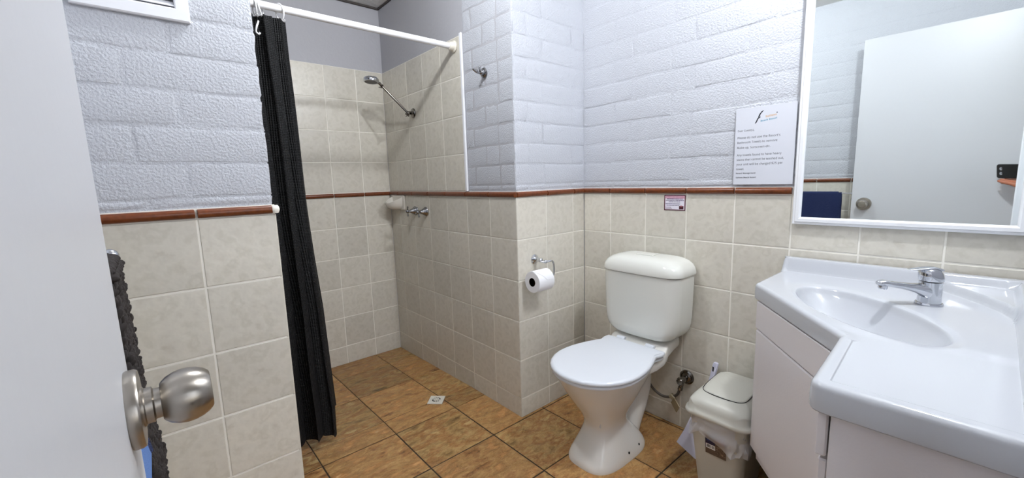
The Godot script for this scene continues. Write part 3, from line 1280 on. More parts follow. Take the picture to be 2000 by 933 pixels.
		for i in 120:
			var j := (i + 1) % 120
			if probe_up:
				g.quad(prev + i, prev + j, here + j, here + i)
			else:
				g.quad(prev + i, here + i, here + j, prev + j)
		prev = here
	# join edge loops to the flat
	var at := g.t.size()
	for i in n:
		var j := (i + 1) % n
		g.quad(ring0 + i, ring0 + j, first + j, first + i)
	# side strips face outward: check against the outward direction
	var q0 := g.v[g.t[0]]
	var fnorm := (g.v[g.t[1]] - q0).cross(g.v[g.t[2]] - q0)
	var strip := (loops.size() - 1) * n * 6
	# use a mid strip face for the test
	var f0 := 3 * n * 6
	var pa := g.v[g.t[f0]]
	fnorm = (g.v[g.t[f0 + 1]] - pa).cross(g.v[g.t[f0 + 2]] - pa)
	var oi := 0
	if Vector2(fnorm.x, fnorm.z).dot(-nrm[oi]) < 0.0:
		for i in range(0, strip, 3):
			var k2 := g.t[i + 1]
			g.t[i + 1] = g.t[i + 2]
			g.t[i + 2] = k2
		for i in range(at, g.t.size(), 3):
			var k2 := g.t[i + 1]
			g.t[i + 1] = g.t[i + 2]
			g.t[i + 2] = k2
	var tb := Vector3(1.3, 0.77, -0.2)
	var top := thing("washbasin_bench", "glossy white moulded vanity top with an oval basin and corner ledge", "vanity top", tb)
	obj("basin_top", g, M.vanity, top, 60.0, tb)
	g = G.new()
	var dr := Vector3(BASIN_C.x, vanity_height(BASIN_C) + 0.001, BASIN_C.y)
	lathe(g, [[0.001, 0.0], [0.022, 0.0], [0.024, 0.002], [0.02, 0.004], [0.017, 0.002], [0.001, 0.0015]], dr, Vector3.UP, 24)
	obj("basin_waste", g, M.chrome, top, 40.0, tb)
	mixer_tap()


func mixer_tap() -> void:
	var c := Vector3(1.532, vanity_height(Vector2(1.532, -0.09)), -0.09)
	var tap := thing("mixer_tap", "chrome single-lever mixer tap on the white vanity top", "tap", c)
	var dir := Vector3(-0.63, 0, -0.777)
	var g := G.new()
	lathe(g, [[0.001, 0.0], [0.0275, 0.0], [0.0285, 0.003], [0.027, 0.0065], [0.001, 0.0065]], Vector3.ZERO, Vector3.UP, 32)
	obj("base_ring", g, M.chrome, tap)
	g = G.new()
	# the body sweeps forward into the spout
	lathe(g, [[0.001, 0.005], [0.0245, 0.005], [0.0235, 0.02], [0.0235, 0.05], [0.024, 0.062], [0.001, 0.062]], Vector3.ZERO, Vector3.UP, 32)
	var rings := []
	var side := dir.cross(Vector3.UP)
	for q in [[-0.01, 0.036, 0.022, 0.026], [0.012, 0.036, 0.0215, 0.022], [0.026, 0.0405, 0.0195, 0.0155], [0.045, 0.0455, 0.017, 0.0105], [0.07, 0.0505, 0.0145, 0.0082], [0.095, 0.0545, 0.0128, 0.0078], [0.108, 0.0565, 0.0125, 0.0082], [0.118, 0.0565, 0.0115, 0.0078], [0.124, 0.056, 0.007, 0.0045]]:
		var ring := PackedVector3Array()
		for i in 24:
			var a := TAU * i / 24
			var ex := signf(cos(a)) * pow(absf(cos(a)), 0.75)
			var ey := signf(sin(a)) * pow(absf(sin(a)), 0.75)
			ring.append(dir * q[0] + Vector3.UP * (q[1] + ey * q[3]) + side * ex * q[2])
		rings.append(ring)
	g.loft(rings)
	obj("body", g, M.chrome, tap, 50.0)
	g = G.new()
	lathe(g, [[0.001, 0.0], [0.0095, 0.0], [0.0105, 0.003], [0.0105, 0.012], [0.001, 0.012]], dir * 0.111 + Vector3.UP * 0.0405, Vector3(0.1, 1, 0.05), 20)
	obj("aerator", g, M.chrome, tap)
	g = G.new()
	rings = []
	# cap and lever: a dome that runs out into a thin blade
	for q in [[0.064, 0.0235, 0.0], [0.066, 0.0252, 0.0], [0.075, 0.0255, 0.001], [0.085, 0.0245, 0.003], [0.093, 0.021, 0.004], [0.0985, 0.0145, 0.004], [0.101, 0.007, 0.003], [0.102, 0.001, 0.002]]:
		var ring := PackedVector3Array()
		for i in 32:
			var a := TAU * i / 32
			ring.append(Vector3(cos(a) * q[1], q[0], sin(a) * q[1]) + dir * q[2])
		rings.append(ring)
	g.loft(rings)
	rings = []
	for q in [[-0.018, 0.094, 0.014, 0.004], [0.0, 0.0985, 0.0165, 0.0045], [0.02, 0.0975, 0.0145, 0.004], [0.038, 0.0955, 0.0115, 0.003], [0.05, 0.0945, 0.0095, 0.002], [0.054, 0.0945, 0.006, 0.0012]]:
		var ring := PackedVector3Array()
		for i in 20:
			var a := TAU * i / 20
			ring.append(dir * q[0] + Vector3.UP * (q[1] + sin(a) * q[3]) + side * cos(a) * q[2])
		rings.append(ring)
	g.loft(rings)
	obj("lever", g, M.chrome, tap, 50.0)
	g = G.new()
	sphere(g, dir * 0.0225 + Vector3.UP * 0.077, Vector3(0.004, 0.004, 0.004), 12, 8)
	obj("screw_cap", g, M.dark, tap)


# ---------------------------------------------------------------- toilet
func build_toilet() -> void:
	var base := Vector3(1.4, 0, -1.02)
	var zc := -1.018
	var o := thing("toilet", "white toilet suite with a closed lid and close-coupled cistern on brown floor", "toilet", base)
	var g := G.new()
	var rings := []
	# y, front x, back x, half width, exponent
	for q in [[0.0, 1.212, 1.578, 0.116, 3.2], [0.012, 1.212, 1.578, 0.116, 3.2], [0.03, 1.218, 1.572, 0.112, 3.0], [0.06, 1.238, 1.552, 0.102, 2.8], [0.10, 1.266, 1.515, 0.088, 2.6], [0.135, 1.284, 1.482, 0.080, 2.4], [0.165, 1.283, 1.472, 0.081, 2.3], [0.20, 1.266, 1.476, 0.092, 2.2], [0.24, 1.238, 1.492, 0.111, 2.2], [0.28, 1.209, 1.520, 0.131, 2.2], [0.32, 1.183, 1.548, 0.147, 2.2], [0.355, 1.162, 1.58, 0.159, 2.25], [0.38, 1.15, 1.59, 0.166, 2.3], [0.392, 1.147, 1.59, 0.168, 2.3], [0.398, 1.152, 1.585, 0.163, 2.3]]:
		rings.append(sup((q[1] + q[2]) / 2, zc, (q[2] - q[1]) / 2, (q[2] - q[1]) / 2, q[3], q[0], q[4]))
	g.loft(rings)
	# the shelf that carries the cistern
	rings = []
	for q in [[1.50, 0.335, 0.395, 0.125], [1.56, 0.342, 0.404, 0.140], [1.60, 0.352, 0.420, 0.147], [1.625, 0.362, 0.440, 0.146], [1.645, 0.372, 0.4515, 0.140], [1.70, 0.388, 0.4525, 0.135], [1.758, 0.395, 0.4525, 0.13]]:
		var ring := PackedVector3Array()
		for i in 28:
			var a := TAU * i / 28
			var ex := signf(cos(a)) * pow(absf(cos(a)), 0.4)
			var ey := signf(sin(a)) * pow(absf(sin(a)), 0.4)
			ring.append(Vector3(q[0], (q[1] + q[2]) / 2 + ey * (q[2] - q[1]) / 2, zc + ex * q[3]))
		rings.append(ring)
	g.loft(rings)
	obj("pan", g, M.porcelain, o, 45.0, base)
	# trapway: up behind the bowl and down to the floor
	g = G.new()
	var path := smooth_path([Vector3(1.44, 0.20, zc), Vector3(1.51, 0.265, zc), Vector3(1.575, 0.305, zc), Vector3(1.625, 0.285, zc), Vector3(1.628, 0.225, zc), Vector3(1.598, 0.15, zc), Vector3(1.553, 0.075, zc), Vector3(1.525, 0.015, zc)], 5)
	tube(g, path, 0.058, 20)
	obj("trapway", g, M.porcelain, o, 60.0, base)
	# base flange with its two screws
	for q in [[1.395, -0.913], [1.475, -0.917]]:
		g = G.new()
		lathe(g, [[0.001, 0.0], [0.0055, 0.0], [0.005, 0.003], [0.001, 0.004]], Vector3(q[0], 0.035, q[1] + 0.003), Vector3(0, 0.45, 0.9), 12)
		obj("floor_screw", g, M.dark, o, 40.0, base)
	# plate on the front
	g = G.new()
	box(g, Vector3(1.2925, 0.172, -0.985), Vector3(0.002, 0.02, 0.03), 0.0008, Basis(Vector3.UP, -0.42))
	obj("maker_plate", g, M.seat, o, 40.0, base)
	# seat and lid
	var prof := [[1.12, 0.0], [1.123, 0.035], [1.132, 0.068], [1.148, 0.1], [1.17, 0.128], [1.20, 0.153], [1.24, 0.174], [1.285, 0.187], [1.33, 0.190], [1.38, 0.186], [1.43, 0.176], [1.475, 0.162], [1.51, 0.149], [1.524, 0.143], [1.534, 0.1425], [1.548, 0.147], [1.560, 0.15], [1.582, 0.15], [1.592, 0.147], [1.596, 0.14]]
	for part in [["seat", 0.399, 0.415, 0.006], ["lid", 0.4165, 0.4335, 0.0]]:
		g = G.new()
		var outline := PackedVector2Array()
		for q in prof:
			outline.append(Vector2(q[0], q[1]))
		var ring2 := PackedVector2Array()
		for q in outline:
			ring2.append(q)
		for k in range(outline.size() - 1, 0, -1):
			ring2.append(Vector2(outline[k].x, -outline[k].y))
		var n := ring2.size()
		rings = []
		var steps := [[0.006, 0.0], [0.0012, 0.0015], [0.0, 0.005], [0.0006, 0.0095], [0.003, 0.0135], [0.008, 0.016], [0.02, 0.017], [0.06, 0.0175]]
		for s in steps:
			var ring := PackedVector3Array()
			for i in n:
				var pv := ring2[(i + n - 1) % n]
				var nx := ring2[(i + 1) % n]
				var d := (nx - pv).normalized()
				var nn := Vector2(d.y, -d.x)
				if nn.dot(ring2[i] - Vector2(1.36, 0)) > 0.0:
					nn = -nn
				var p: Vector2 = ring2[i] + nn * (s[0] + part[3])
				if s[0] > 0.015:
					p = ring2[i].lerp(Vector2(1.38, 0), s[0] * 3.0)
				ring.append(Vector3(p.x, part[1] + s[1], zc + 0.006 + p.y))
			rings.append(ring)
		g.loft(rings)
		obj(part[0], g, M.seat, o, 50.0, base)
	for s in [-1, 1]:
		g = G.new()
		lathe(g, [[0.001, -0.02], [0.011, -0.02], [0.012, -0.015], [0.012, 0.015], [0.011, 0.02], [0.001, 0.02]], Vector3(1.603, 0.428, zc + s * 0.075), Vector3.BACK, 16)
		obj("seat_hinge", g, M.seat, o, 40.0, base)
	# cistern
	g = G.new()
	rings = []
	var zk := -1.020
	for q in [[0.450, 0.05, 0.112], [0.452, 0.025, 0.128], [0.458, 0.010, 0.142], [0.468, 0.004, 0.156], [0.482, 0.0, 0.169], [0.50, 0.0, 0.178], [0.525, 0.0, 0.184], [0.56, 0.0, 0.187], [0.62, 0.0, 0.189], [0.70, 0.0, 0.191], [0.746, 0.0, 0.1915]]:
		rings.append(cistern_ring(q[0], 1.603 + q[1], 1.768, q[2], zk, 0.055))
	g.loft(rings)
	obj("cistern", g, M.cistern, o, 45.0, base)
	g = G.new()
	rings = []
	for q in [[0.748, 0.001, 0.192], [0.749, -0.004, 0.1965], [0.755, -0.005, 0.1985], [0.768, -0.003, 0.197], [0.78, 0.0, 0.193], [0.795, 0.007, 0.183], [0.807, 0.018, 0.166], [0.815, 0.034, 0.145], [0.8195, 0.055, 0.118], [0.821, 0.075, 0.09]]:
		rings.append(cistern_ring(q[0], 1.602 + q[1], 1.77 - maxf(0.0, q[1]) * 0.12, q[2], zk, 0.06))
	g.loft(rings)
	var lid := obj("cistern_lid", g, M.cistern, o, 45.0, base)
	g = G.new()
	box(g, Vector3(1.705, 0.8225, zk - 0.008), Vector3(0.05, 0.005, 0.085), 0.002)
	obj("flush_button", g, M.cistern, lid, 40.0, base)
	# inlet hose and stop valve: hung on the wall
	var vb := Vector3(1.778, 0.257, -0.856)
	var st := thing("stop_valve", "chrome stop valve on the wall tiles right of the toilet with its bent water hose", "valve", vb)
	g = G.new()
	lathe(g, [[0.001, 0.0], [0.033, 0.0], [0.033, 0.004], [0.026, 0.009], [0.022, 0.007], [0.014, 0.012], [0.001, 0.012]], Vector3.ZERO, Vector3.LEFT, 28)
	obj("wall_rose", g, M.dull_chrome, st)
	g = G.new()
	lathe(g, [[0.001, 0.008], [0.0105, 0.008], [0.0105, 0.03], [0.014, 0.031], [0.014, 0.05], [0.0105, 0.052], [0.001, 0.052]], Vector3.ZERO, Vector3.LEFT, 20)
	lathe(g, [[0.001, 0.0], [0.009, 0.0], [0.009, 0.03], [0.011, 0.032], [0.011, 0.046], [0.001, 0.046]], Vector3(-0.04, -0.004, 0.0), Vector3(-0.1, -0.9, -0.2), 18)
	obj("valve_body", g, M.dull_chrome, st)
	g = G.new()
	lathe(g, [[0.001, 0.05], [0.0155, 0.05], [0.0165, 0.054], [0.0165, 0.068], [0.013, 0.073], [0.001, 0.074]], Vector3.ZERO, Vector3.LEFT, 18)
	for k in 8:
		var a := TAU * k / 8
		box(g, Vector3(-0.061, sin(a) * 0.0165, cos(a) * 0.0165), Vector3(0.014, 0.004, 0.004), 0.001, Basis(Vector3.RIGHT, -a))
	obj("valve_handle", g, M.dull_chrome, st)
	g = G.new()
	var hose := smooth_path([Vector3(-0.046, -0.046, -0.01), Vector3(-0.052, -0.078, -0.022), Vector3(-0.056, -0.100, -0.060), Vector3(-0.058, -0.102, -0.100), Vector3(-0.06, -0.075, -0.145), Vector3(-0.062, -0.02, -0.165), Vector3(-0.064, 0.06, -0.145), Vector3(-0.066, 0.14, -0.10), Vector3(-0.07, 0.202, -0.075)], 6)
	tube(g, hose, 0.0062, 12)
	obj("water_hose", g, M.braid, st, 60.0)
	g = G.new()
	box(g, Vector3(-0.054, -0.092, -0.040), Vector3(0.018, 0.022, 0.026), 0.003, Basis(Vector3.RIGHT, 0.5))
	box(g, Vector3(-0.060, -0.122, -0.022), Vector3(0.004, 0.044, 0.050), 0.001, Basis(Vector3.UP, -0.5) * Basis(Vector3.RIGHT, 0.55))
	obj("paper_tag", g, M.tag, st)


func cistern_ring(y: float, front: float, back: float, half: float, zc: float, r: float) -> PackedVector3Array:
	var ring := PackedVector3Array()
	r = minf(r, minf(half, back - front) * 0.95)
	var rb := 0.012
	# a bowed front with round corners and a flat back
	for c in [[front + r, zc - half + r, r, PI, 1.5 * PI], [back - rb, zc - half + rb, rb, 1.5 * PI, TAU], [back - rb, zc + half - rb, rb, 0.0, 0.5 * PI], [front + r, zc + half - r, r, 0.5 * PI, PI]]:
		for k in 7:
			var a: float = lerpf(c[3], c[4], k / 6.0)
			ring.append(Vector3(c[0] + cos(a) * c[2], y, c[1] + sin(a) * c[2]))
	for k in range(1, 8):
		var u := k / 8.0
		ring.append(Vector3(front - 0.006 * sin(u * PI), y, lerpf(zc + half - r, zc - half + r, u)))
	return ring


# ---------------------------------------------------------------- door
func build_door() -> void:
	var d := Node3D.new()
	d.position = Vector3(-0.0405, 0.955, -0.565)
	put(d, "door_1", self)
	struct(d, "white flush door standing open at the left edge, with a round metal knob")
	d.rotation.z = 0.0058
	var g := G.new()
	box(g, Vector3(-0.0175, 0.052, 0.2885), Vector3(0.035, 1.985, 0.711), 0.0015)
	obj("door_leaf", g, M.door, d)
	var kn := obj("door_knob", G_knob(), M.knob, d, 40.0)
	g = G.new()
	lathe(g, [[0.001, 0.0], [0.0395, 0.0], [0.0405, 0.002], [0.0405, 0.008], [0.039, 0.0105], [0.036, 0.011], [0.001, 0.0108]], Vector3.ZERO, Vector3.RIGHT, 64)
	obj("rosette", g, M.brushed, kn, 35.0)
	g = G.new()
	lathe(g, [[0.001, 0.010], [0.0205, 0.010], [0.0205, 0.0125], [0.0185, 0.0135], [0.0185, 0.0195], [0.0165, 0.0205], [0.0158, 0.021], [0.0158, 0.0285], [0.0145, 0.030], [0.0145, 0.034], [0.001, 0.034]], Vector3.ZERO, Vector3.RIGHT, 48)
	obj("neck", g, M.brushed, kn, 35.0)
	for y in [-0.75, 0.05, 0.85]:
		g = G.new()
		lathe(g, [[0.001, -0.045], [0.006, -0.045], [0.006, 0.045], [0.001, 0.045]], Vector3(-0.004, y + 0.05, 0.65), Vector3.UP, 14)
		obj("hinge", g, M.brushed, d)
	g = G.new()
	box(g, Vector3(-0.0175, 0.0, -0.0672), Vector3(0.024, 0.057, 0.0012), 0.0003)
	obj("latch_plate", g, M.brushed, d)


func G_knob() -> G:
	var g := G.new()
	lathe_uv(g, [[0.001, 0.0262], [0.0185, 0.0262], [0.0205, 0.0275], [0.0245, 0.032], [0.0275, 0.0385], [0.0290, 0.0455], [0.0288, 0.0525], [0.0270, 0.0595], [0.0240, 0.0652], [0.0208, 0.0688], [0.0192, 0.0698], [0.0185, 0.0695], [0.001, 0.0703]], Vector3.RIGHT, 112)
	return g


# ---------------------------------------------------------------- mirror and notices
func build_mirror() -> void:
	var z0 := -0.4775
	var z1 := 0.073
	var y0 := 0.9905
	var y1 := 1.98
	var base := Vector3(1.775, y0, (z0 + z1) / 2)
	var m := thing("wall_mirror", "large mirror in a white moulded frame above the vanity", "mirror", base)
	var g := G.new()
	# mitred frame profile: distance from the outer edge, height off the wall
	var prof := [[0.0, 0.0], [0.0, 0.012], [0.002, 0.014], [0.008, 0.0142], [0.010, 0.0175], [0.020, 0.0178], [0.0235, 0.015], [0.026, 0.0095], [0.026, 0.0]]
	var rings := []
	for c in [[y0, z0, 1, 1], [y0, z1, 1, -1], [y1, z1, -1, -1], [y1, z0, -1, 1], [y0, z0, 1, 1]]:
		var ring := PackedVector3Array()
		for p in prof:
			ring.append(Vector3(1.777 - p[1], c[0] + c[2] * p[0], c[1] + c[3] * p[0]))
		rings.append(ring)
	g.loft(rings, false, false)
	obj("mirror_frame", g, M.frame, m, 30.0, base)
	g = G.new()
	box(g, Vector3(1.7715, (y0 + y1) / 2, (z0 + z1) / 2), Vector3(0.005, y1 - y0 - 0.044, z1 - z0 - 0.044))
	obj("mirror_glass", g, M.mirror, m, 30.0, base)


func lettering(parent: Node3D, text: String, x: float, y: float, width: float, m: Material, z := 0.0006, bold := false, slant := 0.0) -> void:
	var tm := TextMesh.new()
	var f := SystemFont.new()
	f.font_names = PackedStringArray(["Droid Sans"])
	if bold:
		f.font_weight = 700
	tm.font = f
	tm.text = text
	tm.font_size = 32
	tm.pixel_size = 0.001
	tm.depth = 0.02
	tm.curve_step = 4.0
	tm.horizontal_alignment = HORIZONTAL_ALIGNMENT_LEFT
	var ab := tm.get_aabb()
	var s := width / maxf(ab.size.x, 0.001)
	var o := MeshInstance3D.new()
	o.mesh = tm
	o.material_override = m
	o.transform = Transform3D(Basis(Vector3(s, slant * s, 0), Vector3(0, s, 0), Vector3(0, 0, 0.012)), Vector3(x - ab.position.x * s, y - (ab.position.y + ab.size.y / 2) * s, z))
	put(o, "lettering", parent)


func build_small_things() -> void:
	var face := Basis(Vector3.BACK, Vector3.UP, Vector3.LEFT)
	# notice: A4 sheet in a clear sleeve
	var n := thing("paper_notice", "white printed notice to guests taped to the brick wall left of the mirror", "notice", Vector3(1.7765, 1.28, -0.5895))
	n.basis = face
	var g := G.new()
	box(g, Vector3(0, 0, 0), Vector3(0.206, 0.292, 0.0012), 0.0004)
	obj("sheet", g, M.paper, n)
	var top := [["Dear Guest(s),", 1.341, 0.059], ["Please do not use the Resort's", 1.315, 0.148], ["Bathroom Towels to remove", 1.297, 0.139], ["Make-up, Sunscreen etc.", 1.276, 0.117], ["Any towels found to have heavy", 1.2475, 0.155], ["stains that cannot be washed out,", 1.2305, 0.163], ["your unit will be charged $25 per", 1.212, 0.161], ["towel.", 1.195, 0.029], ["Resort Management", 1.1775, 0.071], ["Suttons Beach Resort", 1.162, 0.073]]
	for l in top:
		lettering(n, l[0], -0.0935, l[1] - 1.28, l[2], M.ink, 0.0006, l[1] < 1.19)
	lettering(n, "Suttons", 0.002, 0.106, 0.036, M.ink_orange, 0.0006, true, 0.12)
	lettering(n, "Beach Resort", -0.014, 0.092, 0.055, M.ink_blue, 0.0006, true, 0.1)
	# black bird emblem: two swept wings and a tail
	for wing in [[Vector2(-0.006, 0.129), Vector2(-0.012, 0.126), Vector2(-0.019, 0.117), Vector2(-0.0225, 0.108), Vector2(-0.0195, 0.110), Vector2(-0.0165, 0.1085), Vector2(-0.018, 0.113), Vector2(-0.013, 0.121)], [Vector2(-0.016, 0.1055), Vector2(-0.0205, 0.107), Vector2(-0.0245, 0.103), Vector2(-0.0285, 0.094), Vector2(-0.0325, 0.085), Vector2(-0.0295, 0.0865), Vector2(-0.0265, 0.0925), Vector2(-0.0255, 0.0965), Vector2(-0.0225, 0.1015)]]:
		g = G.new()
		var poly := PackedVector2Array(wing)
		var from := g.v.size()
		var ft := g.t.size()
		poly = Geometry2D.offset_polygon(reversed2(poly) if Geometry2D.is_polygon_clockwise(poly) else poly, 0.0009)[0]
		prism(g, poly, 0.0, 0.0003)
		for i in range(from, g.v.size()):
			g.v[i] = Vector3(g.v[i].x, g.v[i].z, 0.0006 + g.v[i].y)
		g.outward(ft)
		obj("bird_wing", g, M.ink, n)
	g = G.new()
	sphere(g, Vector3(0.0395, 0.1165, 0.0006), Vector3(0.0024, 0.002, 0.0004), 8, 4)
	obj("emblem_dot", g, M.ink, n)

	# small sticker on a tile
	n = thing("sticker", "small maroon-bordered printed sticker on the tiles below the terracotta trim", "sticker", Vector3(1.779, 1.0565, -0.938))
	n.basis = face
	g = G.new()
	box(g, Vector3(0, 0, 0.0006), Vector3(0.102, 0.0705, 0.0012), 0.0003)
	obj("sticker_back", g, M.paper, n)
	obj("sticker_print", print_plate(Vector2(0.1005, 0.069), 0.0014), print_mat(sticker_image()), n)

	# wall vent, high on the nib wall
	n = thing("wall_vent", "white framed louvre vent high on the brick nib wall", "vent", Vector3(0.0245, 1.735, NIB_Z - 0.002))
	g = G.new()
	var rings := []
	for p in [[0.0, 0.0], [0.0, 0.010], [0.003, 0.013], [0.028, 0.014], [0.031, 0.012], [0.031, -0.004]]:
		var ring := PackedVector3Array()
		for c in [[-1, -1], [1, -1], [1, 1], [-1, 1]]:
			ring.append(Vector3(c[0] * (0.1145 - p[0]), c[1] * (0.1145 - p[0]), p[1]))
		rings.append(ring)
	g.loft(rings, false, false)
	obj("vent_frame", g, M.gloss_white, n, 30.0)
	for k in 7:
		g = G.new()
		box(g, Vector3.ZERO, Vector3(0.166, 0.0022, 0.022), 0.0006, Basis(Vector3.RIGHT, 0.75))
		var s := obj("vent_slat", g, M.gloss_white, n)
		s.position = Vector3(0, -0.072 + k * 0.024, 0.004)

	# toilet roll and its holder
	n = thing("toilet_roll_holder", "chrome toilet roll holder with a curled arm on the return wall tiles", "roll holder", Vector3(1.397, 0.79, RETURN_Z))
	g = G.new()
	lathe(g, [[0.001, 0.0], [0.023, 0.0], [0.0235, 0.004], [0.019, 0.009], [0.013, 0.02], [0.0095, 0.032], [0.011, 0.04], [0.0105, 0.05], [0.006, 0.054], [0.001, 0.055]], Vector3.ZERO, Vector3.BACK, 28)
	obj("wall_post", g, M.chrome, n)
	g = G.new()
	tube(g, smooth_path([Vector3(-0.004, -0.004, 0.048), Vector3(0.012, -0.008, 0.06), Vector3(0.028, -0.006, 0.07), Vector3(0.046, -0.006, 0.073), Vector3(0.058, -0.018, 0.073), Vector3(0.062, -0.045, 0.073), Vector3(0.06, -0.072, 0.073), Vector3(0.05, -0.083, 0.073), Vector3(0.03, -0.085, 0.073), Vector3(-0.075, -0.085, 0.073)], 6), 0.0048, 14)
	lathe(g, [[0.001, -0.006], [0.0075, -0.006], [0.0085, 0.0], [0.0075, 0.006], [0.001, 0.006]], Vector3(0.014, -0.007, 0.062), Vector3(1, -0.1, 0.5), 16)
	obj("curled_arm", g, M.chrome, n, 60.0)
	var rc := Vector3(1.36, 0.701, -1.384)
	n = thing("toilet_roll", "white toilet paper roll hanging on the chrome holder with its loose sheet folded", "toilet roll", rc)
	g = G.new()
	lathe(g, [[0.0205, -0.05], [0.049, -0.05], [0.0505, -0.0485], [0.0505, 0.0485], [0.049, 0.05], [0.0205, 0.05], [0.0205, -0.05]], Vector3.ZERO, Vector3.RIGHT, 48)
	obj("paper_wrap", g, M.tissue, n)
	g = G.new()
	lathe(g, [[0.0203, -0.0505], [0.0203, 0.0505], [0.0188, 0.0505], [0.0188, -0.0505], [0.0203, -0.0505]], Vector3.ZERO, Vector3.RIGHT, 32)
	obj("card_core", g, M.core, n)
	g = G.new()
	# folded triangular end: hangs over the front
	var top_a := []
	for s in 8:
		var a := lerpf(1.75, 0.25, s / 7.0)
		var hw := lerpf(0.05, 0.018, clampf((s - 2) / 5.0, 0.0, 1.0))
		var ring := PackedVector3Array()
		for q in [[-1, 0.0512], [1, 0.0512], [1, 0.0524], [-1, 0.0524]]:
			ring.append(Vector3(0.0 + q[0] * hw + (0.05 - hw) * 0.55, sin(a) * q[1], cos(a) * q[1]))
		top_a.append(ring)
	g.loft(top_a)
	obj("folded_sheet", g, M.tissue, n, 40.0)

	# robe hook
	n = thing("robe_hook", "chrome double robe hook on the brick wall beside the shower", "hook", Vector3(SIDE_X - 0.002, 1.693, -1.664))
	g = G.new()
	lathe(g, [[0.001, 0.0], [0.0225, 0.0], [0.0235, 0.003], [0.020, 0.008], [0.016, 0.009], [0.013, 0.012], [0.0125, 0.02], [0.009, 0.024], [0.001, 0.025]], Vector3.ZERO, Vector3.LEFT, 28)
	obj("hook_rose", g, M.fitting, n)
	g = G.new()
	tube(g, smooth_path([Vector3(-0.018, -0.002, 0), Vector3(-0.035, -0.004, -0.002), Vector3(-0.05, 0.002, -0.004), Vector3(-0.062, 0.012, -0.005)], 5), [0.0062, 0.006, 0.0058, 0.0056, 0.0054, 0.0053, 0.0052, 0.0051, 0.005, 0.005, 0.005, 0.005, 0.005, 0.005, 0.0048, 0.004], 12)
	obj("long_prong", g, M.fitting, n, 60.0)
	g = G.new()
	tube(g, smooth_path([Vector3(-0.02, 0.002, 0), Vector3(-0.026, 0.012, 0.0), Vector3(-0.024, 0.027, 0.002)], 5), [0.0058, 0.0055, 0.0052, 0.005, 0.0048, 0.0048, 0.0048, 0.0048, 0.0048, 0.0046, 0.0038], 12)
	sphere(g, Vector3(-0.041, 0.0035, -0.003), Vector3(0.0075, 0.0075, 0.0075), 14, 10)
	obj("short_prong", g, M.fitting, n, 60.0)

	# dustpan leaning on the wall between toilet and bin
	n = thing("dustpan", "pale lilac dustpan standing on edge against the wall behind the bin", "dustpan", Vector3(1.64, 0.0, -0.775))
	g = G.new()
	rings = []
	for q in [[0.0, 0.062, 0.0], [0.012, 0.060, 0.006], [0.06, 0.050, 0.026], [0.12, 0.040, 0.048], [0.165, 0.026, 0.066], [0.19, 0.0125, 0.076]]:
		var ring := PackedVector3Array()
		var lip := 0.012 if q[0] < 0.02 else 0.010
		for c in [[-1, 0.0], [1, 0.0], [1, 1.0], [-1, 1.0]]:
			ring.append(Vector3(q[2] - c[1] * lip, q[0], c[0] * q[1]) .rotated(Vector3.UP, -0.45))
		rings.append(ring)
	g.loft(rings)
	obj("scoop", g, M.lilac, n, 30.0)
	g = G.new()
	rings = []
	for q in [[0.18, 0.011, 0.070], [0.26, 0.010, 0.094], [0.33, 0.0115, 0.115], [0.372, 0.012, 0.126], [0.378, 0.009, 0.128]]:
		var ring := PackedVector3Array()
		for c in [[-1, -0.3], [-0.6, -0.5], [0.6, -0.5], [1, -0.3], [1, 0.3], [0.6, 0.5], [-0.6, 0.5], [-1, 0.3]]:
			ring.append(Vector3(q[2] + c[1] * 0.012, q[0], c[0] * q[1]).rotated(Vector3.UP, -0.45))
		rings.append(ring)
	g.loft(rings)
	obj("handle", g, M.lilac, n, 30.0)
	g = G.new()
	box(g, Vector3(0.1125, 0.352, 0.0).rotated(Vector3.UP, -0.45), Vector3(0.0012, 0.022, 0.007), 0.0004, Basis(Vector3.UP, -0.45))
	obj("hang_hole", g, M.dark, n)


func print_plate(size: Vector2, z: float) -> G:
	var g := G.new()
	for q in [[-1, -1, 0, 1], [1, -1, 1, 1], [1, 1, 1, 0], [-1, 1, 0, 0]]:
		g.v.append(Vector3(q[0] * size.x / 2, q[1] * size.y / 2, z))
		g.uv.append(Vector2(q[2], q[3]))
	g.quad(0, 1, 2, 3)
	return g


func print_mat(im: Image) -> StandardMaterial3D:
	var m := mat(Color(1, 1, 1), 0.3)
	m.albedo_texture = ImageTexture.create_from_image(im)
	m.texture_repeat = false
	return m


func dashes(im: Image, r: RandomNumberGenerator, x0: int, x1: int, y: int, h: int, c: Color) -> void:
	var x := x0
	while x < x1:
		var w := r.randi_range(3, 12)
		im.fill_rect(Rect2i(x, y, mini(w, x1 - x), h), c)
		x += w + r.randi_range(1, 3)


